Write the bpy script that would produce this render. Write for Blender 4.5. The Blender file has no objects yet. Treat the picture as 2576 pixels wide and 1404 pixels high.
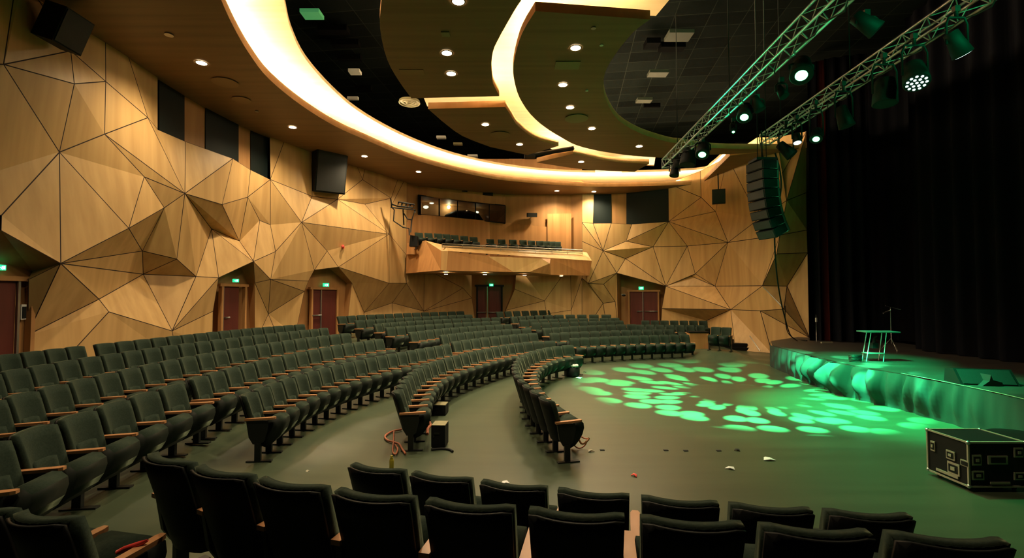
import bpy, bmesh, math, random
from mathutils import Vector, Matrix
random.seed(7)
D=bpy.data; SC=bpy.context.scene; COL=SC.collection
F=1216.0; PIT=math.radians(2.0); CP,SP=math.cos(PIT),math.sin(PIT); EYE=Vector((0,0,2.6))
# ---------- photo geometry: a pixel of the 2576x1404 photograph gives a direction from the eye point ----------
def ray(u,v):
    x=(u-1288)/F; y=-(v-702)/F
    return Vector((x,CP-y*SP,SP+y*CP))
def atz(u,v,z):
    d=ray(u,v); return EYE+d*((z-EYE.z)/d.z)
def aty(u,v,Y):
    d=ray(u,v); return EYE+d*(Y/d.y)
PLAN=[(-10.9,-6),(-10.7,4),(-10.5,9),(-10.5,12),(-10.6,15),(-10.5,17),(-10.1,19.2),(-9.3,21.2),(-8.3,23.4),(-7.2,25.6),(-5.8,27.8),(-4.6,29.3),(-1.5,30.4),(5.5,30.6),(7.8,30.0),(9.4,29.0),(10.9,27.5),(11.7,24.9),(12.3,23.2),(13.4,21.8),(15.5,20.2)]
def onwall(u,v,r=0.0):
    d=ray(u,v); best=None
    for (x0,y0),(x1,y1) in zip(PLAN[:-1],PLAN[1:]):
        ex,ey=x1-x0,y1-y0; den=d.x*ey-d.y*ex
        if abs(den)<1e-9: continue
        t=(x0*ey-y0*ex)/den; s=(x0*d.y-y0*d.x)/den
        if t>0 and -1e-6<=s<=1+1e-6 and (best is None or t<best): best=t
    if best is None: raise ValueError((u,v))
    P=EYE+d*best
    return P-d.normalized()*r
# ---------- materials ----------
def mat(name,base=(.5,.5,.5),rough=.6,metal=0,emit=None,es=0,spec=.5):
    m=D.materials.new(name); m.use_nodes=True; b=m.node_tree.nodes['Principled BSDF']
    b.inputs['Base Color'].default_value=(*base,1); b.inputs['Roughness'].default_value=rough
    b.inputs['Metallic'].default_value=metal; b.inputs['Specular IOR Level'].default_value=spec
    if emit: b.inputs['Emission Color'].default_value=(*emit,1); b.inputs['Emission Strength'].default_value=es
    return m
def nodes(m): return m.node_tree.nodes,m.node_tree.links
def noisy(m,c1,c2,scale,stretch=(1,1,1),detail=4,coord='Object',bump=0,lo=.35,hi=.65,attr=None):
    n,l=nodes(m); b=n['Principled BSDF']
    tc=n.new('ShaderNodeTexCoord'); mp=n.new('ShaderNodeMapping'); mp.inputs['Scale'].default_value=stretch
    no=n.new('ShaderNodeTexNoise'); no.inputs['Scale'].default_value=scale; no.inputs['Detail'].default_value=detail
    r=n.new('ShaderNodeValToRGB'); r.color_ramp.elements[0].color=(*c1,1); r.color_ramp.elements[1].color=(*c2,1)
    r.color_ramp.elements[0].position=lo; r.color_ramp.elements[1].position=hi
    l.new(tc.outputs[coord],mp.inputs[0]); l.new(mp.outputs[0],no.inputs['Vector']); l.new(no.outputs[0],r.inputs[0])
    out=r.outputs[0]
    if attr:
        a=n.new('ShaderNodeAttribute'); a.attribute_name=attr
        mx=n.new('ShaderNodeMix'); mx.data_type='RGBA'; mx.blend_type='MULTIPLY'; mx.inputs[0].default_value=1
        l.new(out,mx.inputs[6]); l.new(a.outputs['Color'],mx.inputs[7]); out=mx.outputs[2]
    l.new(out,b.inputs['Base Color'])
    if bump:
        bp=n.new('ShaderNodeBump'); bp.inputs['Strength'].default_value=bump; bp.inputs['Distance'].default_value=.01
        l.new(no.outputs[0],bp.inputs['Height']); l.new(bp.outputs[0],b.inputs['Normal'])
    return m
M={}
M['veneer']=noisy(mat('birch_veneer',rough=.5,spec=.3),(.51,.312,.125),(.67,.43,.185),1.6,(2.2,2.2,.10),6,lo=.3,hi=.72,attr='tone')
M['groove']=mat('panel_groove',(.02,.008,.006),.9)
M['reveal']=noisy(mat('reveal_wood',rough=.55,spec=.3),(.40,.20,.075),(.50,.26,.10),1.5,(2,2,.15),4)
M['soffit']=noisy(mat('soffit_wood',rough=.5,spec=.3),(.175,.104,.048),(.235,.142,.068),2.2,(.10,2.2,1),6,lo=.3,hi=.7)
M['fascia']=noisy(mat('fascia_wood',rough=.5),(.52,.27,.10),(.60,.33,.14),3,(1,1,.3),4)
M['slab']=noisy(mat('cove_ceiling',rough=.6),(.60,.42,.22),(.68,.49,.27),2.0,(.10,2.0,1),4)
M['balc']=noisy(mat('balcony_wood',rough=.5,spec=.3),(.46,.22,.08),(.58,.29,.11),1.6,(3,3,.12),5)
M['fabric']=noisy(mat('green_fabric',rough=.9,spec=.12),(.017,.029,.021),(.024,.038,.028),60,(1,1,1),2,bump=.15)
b_=M['fabric'].node_tree.nodes['Principled BSDF']; b_.inputs['Sheen Weight'].default_value=.16; b_.inputs['Sheen Roughness'].default_value=.35; b_.inputs['Sheen Tint'].default_value=(.75,.9,.6,1)
M['shell']=mat('seat_shell',(.007,.012,.009),.55,spec=.3)
M['backshell']=mat('back_shell',(.004,.005,.0045),.6,spec=.2)
M['iron']=mat('seat_iron',(.010,.012,.011),.45,spec=.4)
M['arm']=noisy(mat('armrest_wood',rough=.35),(.42,.19,.085),(.52,.25,.11),8,(1,.2,1),4)
M['black']=mat('black_paint',(.007,.008,.008),.65,spec=.2)
M['darkglass']=mat('dark_glass',(.006,.012,.012),.6,spec=.2)
M['grille']=noisy(mat('speaker_grille',rough=.7),(.006,.008,.008),(.014,.016,.016),90)
M['metal']=mat('brushed_metal',(.45,.45,.43),.35,.9)
M['alu']=mat('truss_aluminium',(.55,.57,.56),.35,.8)
M['red']=noisy(mat('door_red',rough=.5),(.085,.014,.010),(.11,.018,.012),2,(3,3,.2))
M['white']=mat('white_plastic',(.7,.7,.66),.5)
M['cable']=mat('orange_cable',(.55,.18,.10),.5)
M['curtain']=mat('stage_curtain',(.012,.013,.018),.95,spec=.05)
M['curtainred']=mat('curtain_red',(.05,.010,.008),.95,spec=.05)
M['stagecloth']=mat('stage_skirt',(.035,.05,.045),.9,spec=.1)
M['stagefloor']=noisy(mat('stage_floor',rough=.45),(.030,.026,.022),(.045,.038,.032),3,(.3,3,1),4)
M['bulb']=mat('lamp_glow',(1,1,1),.5,emit=(1,.80,.50),es=30)
M['cove']=mat('cove_strip',(1,1,1),.5,emit=(1,.72,.40),es=160)
M['exit']=mat('exit_green',(0,.3,.15),.5,emit=(.03,1,.40),es=.55)
M['exitw']=mat('exit_white',(1,1,1),.5,emit=(.4,1,.7),es=1.3)
M['greenled']=mat('green_led',(0,1,.3),.5,emit=(.16,1,.34),es=4)
M['whiteled']=mat('white_led',(1,1,1),.5,emit=(.75,1,.95),es=2.5)
M['boothlamp']=mat('booth_lamp',(1,1,1),.5,emit=(1,.85,.55),es=5)
M['redp']=mat('red_plastic',(.75,.06,.05),.4)
M['yellow']=mat('yellow_plastic',(.45,.36,.03),.4)
M['paper']=mat('paper',(.75,.75,.75),.7)
M['pale']=mat('pale_trim',(.32,.31,.22),.5); M['dim']=mat('dim_plate',(.022,.028,.018),.8); M['void']=mat('void_black',(.002,.002,.002),.95,spec=.02)
M['tape']=mat('gaffer_tape',(.01,.01,.01),.8)
# floor lino
m=mat('floor_lino',rough=.36,spec=.42); M['floor']=m
noisy(m,(.045,.062,.036),(.060,.081,.047),1.2,(.35,2.6,1),6,lo=.3,hi=.7)
# technical ceiling: dark tiles with thin lines
m=mat('technical_tiles',(.02,.02,.02),.95,spec=.03); n,l=nodes(m); M['tiles']=m
tc=n.new('ShaderNodeTexCoord'); mp=n.new('ShaderNodeMapping'); mp.inputs['Rotation'].default_value=(0,0,.12)
bk=n.new('ShaderNodeTexBrick'); bk.inputs['Scale'].default_value=1; bk.offset=0
bk.inputs['Color1'].default_value=(.002,.003,.0025,1); bk.inputs['Color2'].default_value=(.005,.007,.006,1); bk.inputs['Mortar'].default_value=(.018,.022,.018,1)
bk.inputs['Mortar Size'].default_value=.012; bk.inputs['Brick Width'].default_value=1.2; bk.inputs['Row Height'].default_value=.8
l.new(tc.outputs['Object'],mp.inputs[0]); l.new(mp.outputs[0],bk.inputs['Vector']); l.new(bk.outputs[0],n['Principled BSDF'].inputs['Base Color'])
# ---------- mesh helpers ----------
def link(name,bm,mats,parent=None,smooth=False,loc=None):
    me=D.meshes.new(name); bm.normal_update(); bm.to_mesh(me); bm.free()
    for m_ in (mats if isinstance(mats,(list,tuple)) else [mats]): me.materials.append(M[m_] if isinstance(m_,str) else m_)
    if smooth: 
        for p in me.polygons: p.use_smooth=True
    o=D.objects.new(name,me); COL.objects.link(o)
    if parent: o.parent=parent
    if loc is not None: o.location=loc
    return o
def bevel(bm,w,seg=2,angle=30):
    es=[e for e in bm.edges if len(e.link_faces)==2 and e.calc_face_angle(0)>math.radians(angle)]
    if es: bmesh.ops.bevel(bm,geom=es,offset=w,segments=seg,profile=.5,affect='EDGES',clamp_overlap=True)
def box(bm,c,s,R=None,mi=0,taper=None):
    c=Vector(c); vs=[]
    for dz in (-.5,.5):
        for dx,dy in ((-.5,-.5),(.5,-.5),(.5,.5),(-.5,.5)):
            k=1.0 if (taper is None or dz<0) else taper
            p=Vector((dx*s[0]*k,dy*s[1]*k,dz*s[2]))
            if R: p=R@p
            vs.append(bm.verts.new(c+p))
    for q in ((3,2,1,0),(4,5,6,7),(0,1,5,4),(1,2,6,5),(2,3,7,6),(3,0,4,7)):
        f=bm.faces.new([vs[i] for i in q]); f.material_index=mi
    return vs
def tube(bm,pts,r,seg=8,mi=0,cap=True):
    pts=[Vector(p) for p in pts]; rings=[]; n_=len(pts)
    rr=r if isinstance(r,(list,tuple)) else [r]*n_
    ref=None
    for i,p in enumerate(pts):
        d=(pts[min(i+1,n_-1)]-pts[max(i-1,0)]).normalized()
        if ref is None: ref=Vector((0,0,1)) if abs(d.z)<.9 else Vector((1,0,0))
        a=d.cross(ref).normalized(); b=a.cross(d).normalized(); ref=b
        rings.append([bm.verts.new(p+(a*math.cos(2*math.pi*k/seg)+b*math.sin(2*math.pi*k/seg))*rr[i]) for k in range(seg)])
    for A,B in zip(rings[:-1],rings[1:]):
        for k in range(seg):
            f=bm.faces.new((A[k],A[(k+1)%seg],B[(k+1)%seg],B[k])); f.material_index=mi; f.smooth=True
    if cap:
        f=bm.faces.new(rings[0]); f.material_index=mi; f=bm.faces.new(rings[-1][::-1]); f.material_index=mi
def prism(bm,poly,off,mi=0,side=None,top=None):
    off=Vector(off); A=[bm.verts.new(Vector(p)) for p in poly]; B=[bm.verts.new(Vector(p)+off) for p in poly]
    f=bm.faces.new(A[::-1]); f.material_index=mi
    f=bm.faces.new(B); f.material_index=mi if top is None else top
    n_=len(A)
    for i in range(n_):
        f=bm.faces.new((A[i],A[(i+1)%n_],B[(i+1)%n_],B[i])); f.material_index=mi if side is None else side
def tag(o,label=None,cat=None,group=None,kind=None):
    if label: o['label']=label
    if cat: o['category']=cat
    if group: o['group']=group
    if kind: o['kind']=kind
    return o
def empty(name,loc=(0,0,0),rz=0,label=None,cat=None,group=None,kind=None):
    o=D.objects.new(name,None); COL.objects.link(o); o.empty_display_size=.1
    o.location=loc; o.rotation_euler=(0,0,rz); return tag(o,label,cat,group,kind)
def copy_tree(o,parent=None):
    c=o.copy(); COL.objects.link(c)
    if parent: c.parent=parent
    for ch in list(o.children): copy_tree(ch,c)
    return c
NB=bmesh.new
WORD=['','first','second','third','fourth','fifth','sixth','seventh','eighth','ninth','tenth','eleventh','twelfth','thirteenth','fourteenth','fifteenth','sixteenth','seventeenth','eighteenth','nineteenth','twentieth','twenty-first','twenty-second','twenty-third','twenty-fourth','twenty-fifth','twenty-sixth','twenty-seventh','twenty-eighth','twenty-ninth','thirtieth']
# ---------- camera ----------
cam=D.cameras.new('camera'); co=D.objects.new('camera',cam); COL.objects.link(co); SC.camera=co
cam.sensor_width=36; cam.lens=36*F/2576; co.location=EYE; co.rotation_euler=(math.radians(90)+PIT,0,0); cam.clip_end=200; cam.clip_start=.05
SC.view_settings.view_transform='Standard'; SC.view_settings.look='None'; SC.view_settings.gamma=1; SC.view_settings.exposure=0
SC.view_settings.use_curve_mapping=False
w=D.worlds.new('world'); SC.world=w; w.use_nodes=True
w.node_tree.nodes['Background'].inputs[0].default_value=(.0,.0,.0,1); w.node_tree.nodes['Background'].inputs[1].default_value=0
SC.cycles.use_denoising=True; SC.cycles.max_bounces=6; SC.cycles.diffuse_bounces=4; SC.cycles.glossy_bounces=2
SC.cycles.transmission_bounces=2; SC.cycles.sample_clamp_indirect=4; SC.cycles.use_light_tree=True
SC.cycles.caustics_reflective=False; SC.cycles.caustics_refractive=False; SC.cycles.use_adaptive_sampling=True; SC.cycles.adaptive_threshold=.02
# ================= WALLS =================
KEEP={'E':-.9,'D':-.35,'C':1.0,'B':1.05,'x1':.62,'F':.60,'G':-.1,'J':-.1,'k':.9,'H':.92,'Z2':-.1,'a5':-.05,'a1':.10,'d1':-.2,'d2':-.15}
def relief(k,u,r):
    if k in KEEP and u<1400: return KEEP[k]
    m_=.4 if u<1820 else 1.35
    if k in ('ru','rv','rt','rs','rq','rr','rp','rn','s0','r1','rz'): return r
    return m_+(r-m_)*(.68 if u<1463 else .42)
def wall_mesh(name,VV,faces,inset=.012,openings=(),reveal_depth=.9):
    bm=NB(); vs={}
    for k,t in VV.items():
        if len(t)==4 and t[3]=='z0': p=atz(t[0],t[1],t[2])
        elif len(t)==4: p=aty(t[0],t[1],t[3])
        else: p=onwall(t[0],t[1],relief(k,t[0],t[2]))
        vs[k]=bm.verts.new(p)
    tone=bm.loops.layers.float_color.new('tone')
    fs=[]
    for f in faces:
        ids=f.split()
        fc=bm.faces.new([vs[i] for i in ids]); fs.append(fc)
    # face the hall: flip faces that look away from the hall centre
    for f in fs:
        f.normal_update()
        if f.normal.dot(Vector((0,10,4))-f.calc_center_median())<0: f.normal_flip()
    r=bmesh.ops.inset_individual(bm,faces=fs,thickness=inset,depth=0,use_even_offset=True)
    for f in bm.faces: f.material_index=1
    for f in fs:
        f.material_index=0; t=random.uniform(.90,1.06); w_=random.uniform(.96,1.0)
        for lp in f.loops: lp[tone]=(t,t*random.uniform(.99,1.0),t*w_,1)
    for f in bm.faces:
        if f.material_index==1:
            for lp in f.loops: lp[tone]=(1,1,1,1)
    # recess openings: reveals go straight back from the hall, a back panel closes them
    for ids,dep in openings:
        P=[vs[i].co.copy() for i in ids.split()]
        c=sum(P,Vector())/len(P); nrm=Vector((0,0,0))
        a,b=min(P,key=lambda p:p.x*1000+p.y*0),max(P,key=lambda p:p.x*1000)
        if abs(b.x-a.x)<abs(b.y-a.y)*.2: a,b=min(P,key=lambda p:p.y),max(P,key=lambda p:p.y)
        d=(b-a); d.z=0; d.normalize(); out=Vector((-d.y,d.x,0))
        if out.dot(c-Vector((0,10,c.z)))<0: out=-out
        base=max(p.dot(out) for p in P)+dep
        Q=[p+out*(base-p.dot(out)) for p in P]
        A=[bm.verts.new(p) for p in P]; B=[bm.verts.new(q) for q in Q]
        for i in range(len(P)):
            f=bm.faces.new((A[i],A[(i+1)%len(P)],B[(i+1)%len(P)],B[i])); f.material_index=2
        f=bm.faces.new(B); f.material_index=2
    return bm,vs,None
LV={
't0':(-420,-420,.2),'t1':(58,-160,.3),'b':(-420,150,.4),'a':(9,162,.75),'f0':(59,-60,.5),'t2':(165,-120,.3),'c':(178,128,.35),'d':(187,211,.7),
'm':(265,40,.3),'g':(266,205,.45),'n':(300,70,.3),'h':(372,296,.65),'o':(397,130,.25),'p':(397,326,.35),'i':(149.6,383,.25),'j':(263,337.6,.5),
'A':(3.5,542,.6),'b2':(-420,560,.5),'A2':(2,580,.8),'b3':(-420,520,.7),'B':(153,663,1.0),'C':(324,574.5,.95),'x1':(363,445,.45),'k':(465,487,.95),'F':(413,523,.5),
'l':(466.5,356,.4),'q':(586,399,.95),'q2':(630,427,.45),'r':(680,451.6,.55),'H':(559,514.7,.75),'I':(623,496,.35),
'D':(358,631.5,.45),'E':(360,690,.1),'Y':(445,652,.5),'X':(493,695.6,.4),'G':(532,576,.35),'K':(637.5,658,1.2),'W':(550,699,.8),'J':(602,606.6,.25),
'L':(693,633,.7),'M':(653.5,555,.25),'N':(680,565.6,.2),'O':(758.5,559.5,1.0),'Z1':(681,703,.95),'Z2':(675,790,.05),'Z3':(765.7,733,.5),'Z4':(776,707,.7),
'V':(790.6,679.6,.8),'U':(851,672,1.0),'T':(823,631.5,.75),'Q':(785,494,.35),'R':(849,501.5,.8),'st':(979,589,1.1),
'a1':(249,752.6,.25),'a2':(274,784.6,.2),'a3':(433,832.7,.35),'a5':(69,843,.05),'a9':(71,703,.3),'w1':(90,985,.0),'w2':(445,905,.0),'a7':(536,783,.25),'a8':(534,870,.15),
'y1':(641,712,.5),'y2':(641,865,.2),'w3':(700,850,.1),'b1':(742.5,845,.2),'x2':(885,712,.5),'x4':(870,850,.2),
't5':(677,270,.3),'t55':(728,320,.3),'t6':(785,345,.3),'t7':(885,385,.3),'c1':(912,452,.7),'t8':(925,390,.3),'t9':(1010,425,.3),'c2':(984,498.7,.3),'c3':(918,514,.4),'c4':(983,521,.45),
'c5':(1024,440,.3),'c6':(1022,641,.35),'c7':(1022.6,712.6,.9),'c8':(979,712.6,.8),'d1':(916,786,.0),'d2':(987,762,.05),'w4':(916,845,.1),'w5':(987,840,.1),'d3':(1066,783,.1),'w6':(1066,835,.1),
'd4':(1067,675,.7),'d5':(1164.7,724.6,.6),'d6':(1187,665,.5),'d7':(1187,750,.4),'d8':(1200,835,.2),'d44':(1022,660,.6),
'e1':(1300,665,.4),'e6':(1295,727.5,.7),'e2':(1272,781,.3),'e3':(1270,835,.2),'e4':(1435,665,.6),'e5':(1369.6,757,.1),'e7':(1375,790,.2),'e8':(1437,780,.3),'e9':(1437,835,.3),
'r50':(1464,700,.4),'r51':(1464,665,.4),'r92':(1464,845,.2),
}
LF="""t0 t1 a b|t1 f0 c a|a c d|c g d|f0 t2 m g c|m n h g|n o p h|d g j i|g h j|a d i|b a i A b2|A i B A2|i C B|i j x1 C|j k x1|x1 k F|x1 F C|h k j|h p l k|l q k|k q H|q q2 I H|q2 r I
C F D|F k Y D|k G X Y|G W X|G K W|D Y E|Y X E|C D B|D E B|B E a1|E a3 a2 a1|B a1 a5|B a5 a9|a5 a1 a2 w1|a2 a3 w2 w1|E X a3|X W a3|W a7 a3|a3 a7 a8 w2
K Z1 y1|y1 Z1 Z2|y1 Z2 y2|Z2 w3 y2|k H J G|G J K|H I J|I M K J|M N L K|I r N M|r O L N|L Z1 K|L O V Z4 Z1|Z1 Z4 Z3|Z1 Z3 Z2|Z2 Z3 b1 w3|O T V|T U V|r Q O|Q R O|O R st|O st U T
r t5 t55|r t55 t6 Q|Q t6 t7 R|R t7 c1|t7 t8 c1|c1 t8 t9 c2|R c1 c2 c3|R c3 st|c3 c2 c4 st|c2 t9 c5 c4|c4 c5 c6 st|st c6 c7 c8|U st c8|U c8 d1 x2|x2 d1 w4 x4|c8 c7 d2 d1|d1 d2 w5 w4|c7 d3 d2|d2 d3 w6 w5
c6 d44 c7|c7 d44 d4 d3|d4 d5 d3|d4 d6 d7 d5|d5 d7 d3|d3 d7 d8 w6|e1 e4 e5 e6|e6 e5 e2|e2 e5 e7 e3|e5 e4 e8 e7|e7 e8 e9 e3|e4 r51 r50 e8|e8 r50 r92 e9"""
faces=[f.strip() for ln in LF.split('\n') for f in ln.split('|')]
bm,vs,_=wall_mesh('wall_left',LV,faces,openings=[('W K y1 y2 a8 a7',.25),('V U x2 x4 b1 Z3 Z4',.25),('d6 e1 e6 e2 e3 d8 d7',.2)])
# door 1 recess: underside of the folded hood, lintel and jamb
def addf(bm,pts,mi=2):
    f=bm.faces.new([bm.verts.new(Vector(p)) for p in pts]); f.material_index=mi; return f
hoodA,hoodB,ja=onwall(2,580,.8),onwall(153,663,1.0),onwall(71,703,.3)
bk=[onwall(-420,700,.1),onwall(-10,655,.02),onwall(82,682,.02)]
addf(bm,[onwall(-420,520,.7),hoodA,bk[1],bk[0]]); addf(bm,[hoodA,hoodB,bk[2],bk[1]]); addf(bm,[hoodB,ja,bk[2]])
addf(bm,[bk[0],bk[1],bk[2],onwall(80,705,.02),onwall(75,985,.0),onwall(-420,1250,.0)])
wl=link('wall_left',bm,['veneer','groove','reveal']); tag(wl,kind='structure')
RV={
'r0t':(1464,455,.3),'r0':(1464,559.5,.4),'ra':(1492,562,.45),'wtl':(1495,474,.3),'wtr':(1681,462,.3),'re':(1682,557.6,.95),'w3':(1589.5,564,.4),'w2':(1537.6,561.5,.5),
'rb':(1464,607,.4),'rc':(1517,631,.9),'y3':(1575,607,.55),'rh':(1643,621,.45),'ri':(1573.5,650.5,.7),'rf':(1729,619,.2),'rg':(1831.6,610,1.1),
'T1':(1762,430,.3),'rw':(1763.8,496.5,.75),'z1':(1800,532,.6),'T2':(1830,395,.9),'rx':(1908.6,551,1.3),'T4':(1905,345,1.6),'T5':(1954,345,1.6),'ru':(1979,504.5,2.1),'T6':(2029,330,1.5),
'T5b':(1966,440,1.7),'rv':(2029,484.6,.9),'rt':(2030,578.7,.8),'rs':(1962,591.5,1.8),'rq':(2032,636,.8),'rr':(1953.6,639,1.9),'rn':(1917.8,719,1.8),'rm':(1799,720,.6),'rp':(1980,720,.9),
'rl':(1749,689,1.0),'rl2':(1737,694,.6),'rk':(1675,720,1.0),'rj':(1551.6,687,1.0),'ro':(1838,779,1.5),'ry':(1912.6,782,1.7),'rz':(1972,778,1.9),'r1':(2036,849,1.3),
's1':(1942,889.5,0,'z0'),'s2':(1850,882,0,'z0'),'s0':(2038,905,1.3),'s3':(1777,876,.6),'r4':(1777,807,.8),'r3':(1665,776,.6),'rkb':(1659,880,.4),
'r5':(1480,713,.7),'r6':(1518.5,715,.85),'r7':(1547.6,759,.2),'r8':(1517,763,.1),'j2':(1556,835,.2),'j3':(1530,845,.2),'r50':(1464,700,.4),'r9':(1464,845,.2),
}
RF="""r0t wtl ra r0|r0 ra rc|r0 rc rb|ra w2 rc|w2 w3 y3 rc|w3 re y3|y3 re rh|rc y3 rh ri|re rf rh|re rg rf|re wtr rw|wtr T1 rw|re rw z1|re z1 rg|rw T1 T2 z1|z1 T2 rx rg|T2 T4 rx|T4 T5 ru rx|T5 T6 T5b|T5 T5b ru|T5b T6 ru|T6 rv ru|ru rv rt rs|rx ru rs|rg rx rs
rs rt rq rr|rg rs rn rm|rs rr rn|rr rq rp rn|rq r1 rp|rf rg rl|rg rm rl|rf rl rk|rh rf rk|ri rh rk|rc ri rj|ri rk rj|rl rm rl2|rl rl2 rk|rk rl2 rm|rk rm ro|rm rn ro|rn rz ry ro|rn rp rz|rp r1 rz|rz r1 ry|ro ry s1 s2|ry r1 s0 s1|r4 ro s2 s3|rk ro r3|r3 ro r4 s3 rkb
rb rc r5 r50|rc rj r5|r5 r6 r7 r8|r5 rj r6|rj j2 r7 r6|r8 r7 j2 j3|r50 r5 r8 r9|r8 j3 r9"""
faces=[f.strip() for ln in RF.split('\n') for f in ln.split('|')]
bm,vr,_=wall_mesh('wall_right',RV,faces,inset=.016,openings=[('rj rk r3 rkb j2',.85)])
# end return of the right wall beside the stage
ends=[RV[k] for k in ('T6','rv','rt','rq','r1','s0')]; EP=[onwall(*e) for e in ends]
for p,q in zip(EP[:-1],EP[1:]): addf(bm,[p,q,q+Vector((.55,.9,0)),p+Vector((.55,.9,0))])
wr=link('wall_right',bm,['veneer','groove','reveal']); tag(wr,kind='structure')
# upper back wall above the balcony with plain brown boards, control room and side pier
def Wp(u,v,r=0): return onwall(u,v,r)
bm=NB()
def quadw(pts,mi=0): addf(bm,pts,mi)
quadw([Wp(1022,440,.1),Wp(1022,560,.1),Wp(1060,560,.1),Wp(1060,440,.1)])
quadw([Wp(1050,400,.05),Wp(1050,491,.05),Wp(1271,517,.05),Wp(1271,400,.05)])
quadw([Wp(1271,400,.05),Wp(1271,517,.05),Wp(1268,563,.05),Wp(1375,571,.05),Wp(1375,400,.05)])
quadw([Wp(1375,400,.05),Wp(1375,571,.05),Wp(1375,660,.05),Wp(1437,660,.05),Wp(1437,400,.05)])
quadw([Wp(1437,400,.05),Wp(1437,660,.05),Wp(1464,660,.4),Wp(1464,455,.4),Wp(1464,400,.4)])
quadw([Wp(1022,560,.1),Wp(1022,660,.1),Wp(1052,660,.25),Wp(1052,539,.25)],1)
quadw([Wp(1052,539,.25),Wp(1052,660,.25),Wp(1232,660,.25),Wp(1232,556,.25)],1)
quadw([Wp(1232,556,.25),Wp(1232,660,.25),Wp(1375,660,.25),Wp(1375,571,.25)],1)
quadw([Wp(1377,538,.3),Wp(1377,660,.3),Wp(1437,660,.3),Wp(1437,537,.3)],1)
# room behind the control window
cr=[Wp(1052,491,-.0),Wp(1271,517,-.0),Wp(1271,563,-.0),Wp(1232,556,0),Wp(1052,539,-.0)]
back=[p+Vector((0,2.2,0)) for p in cr]
for i in range(5): addf(bm,[cr[i],cr[(i+1)%5],back[(i+1)%5],back[i]],0)
addf(bm,back,0)
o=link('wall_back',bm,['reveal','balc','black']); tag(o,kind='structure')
# control room window: frame, mullions, panes
wn=empty('window_3',kind='structure')
top=[(1052,491),(1105,498),(1151,505),(1196,510),(1231,513),(1271,517)]; bot=[(1052,539),(1105,544.5),(1151,549),(1196,554),(1231,557),(1271,562)]
f=NB(); g=NB()
for a_,b_ in ((top,top),(bot,bot)):
    for i in range(5): tube(f,[Wp(*a_[i],.3),Wp(*a_[i+1],.3)],.035,6)
for i in range(6): tube(f,[Wp(*top[i],.3),Wp(*bot[i],.3)],.045 if i in(1,3) else .03,6)
link('frame',f,'black',wn)
gm=mat('booth_glass',(.02,.03,.03),.05); gm.node_tree.nodes['Principled BSDF'].inputs['Transmission Weight'].default_value=1; gm.node_tree.nodes['Principled BSDF'].inputs['IOR'].default_value=1.1
for i in range(5):
    g=NB(); addf(g,[Wp(*top[i],.3),Wp(*top[i+1],.3),Wp(*bot[i+1],.3),Wp(*bot[i],.3)],0); link('pane',g,gm,wn)
for u,v,s,lab in ((1092,509,.14,'small ceiling lamp glowing in the left pane of the control window'),(1077,520,.16,'round lamp glowing low in the left pane of the control window'),(1201,533,.13,'round lamp glowing beside the centre mullion of the control window'),(1206,550,.13,'low lamp at the bottom of the right control window pane')):
    bm=NB(); bmesh.ops.create_uvsphere(bm,u_segments=12,v_segments=8,radius=s); 
    for v_ in bm.verts: v_.co.z*=.6
    o=link('booth_lamp',bm,'boothlamp',smooth=True,loc=Wp(u,v,-1.2)); tag(o,lab,'lamp')
bm=NB(); box(bm,(0,0,0),(1.9,.5,.12)); bevel(bm,.05); o=link('booth_screen_lamp',bm,mat('teal_lamp',(.1,1,.8),.5,emit=(.25,1,.75),es=3),loc=Wp(1216,515,-1.0)); o.scale=(.5,1,1); tag(o,'green tube lamp glowing at the top of the control window','lamp')
bm=NB(); tube(bm,[(-1.0,0,-.35),(-.8,0,.0),(-.3,0,.2),(.5,0,.2),(1.0,0,.05),(1.3,0,-.35)],[.25,.3,.32,.32,.3,.25],10); o=link('mixing_desk_hood',bm,'black',loc=Wp(1160,549,-.9),smooth=True); tag(o,'black rounded equipment hood silhouetted in the control window','equipment')
# dark windows
def dark_window(name,parts,r,browns):
    e=empty(name,kind='structure')
    for q in parts:
        bm=NB(); P=[Wp(u,v,r) for u,v in q]; d=Vector((-P[0].x,-(P[0].y-12),0)).normalized()
        prism(bm,P,d*.05); link('pane',bm,'darkglass',e)
    bm=NB()
    for q in browns:
        P=[Wp(u,v,r-.02) for u,v in q]; d=Vector((-P[0].x,-(P[0].y-12),0)).normalized(); prism(bm,P,d*.03)
    link('frame',bm,'reveal',e)
dark_window('window_1',[[(397,120),(397,330),(461,358),(461,200)],[(515,240),(515,377),(598,414),(598,290)],[(629,300),(629,430),(679,454),(677,320)]],.1,[[(461,190),(461,357),(515,377),(515,235)],[(598,280),(598,410),(629,430),(629,300)],[(515,200),(515,262),(629,330),(629,280)]])
dark_window('window_2',[[(1493,480),(1492,566),(1538,566),(1538,480)],[(1576,478),(1576,568),(1684,562),(1684,468)]],.2,[[(1538,480),(1538,566),(1576,568),(1576,479)]])
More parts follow.
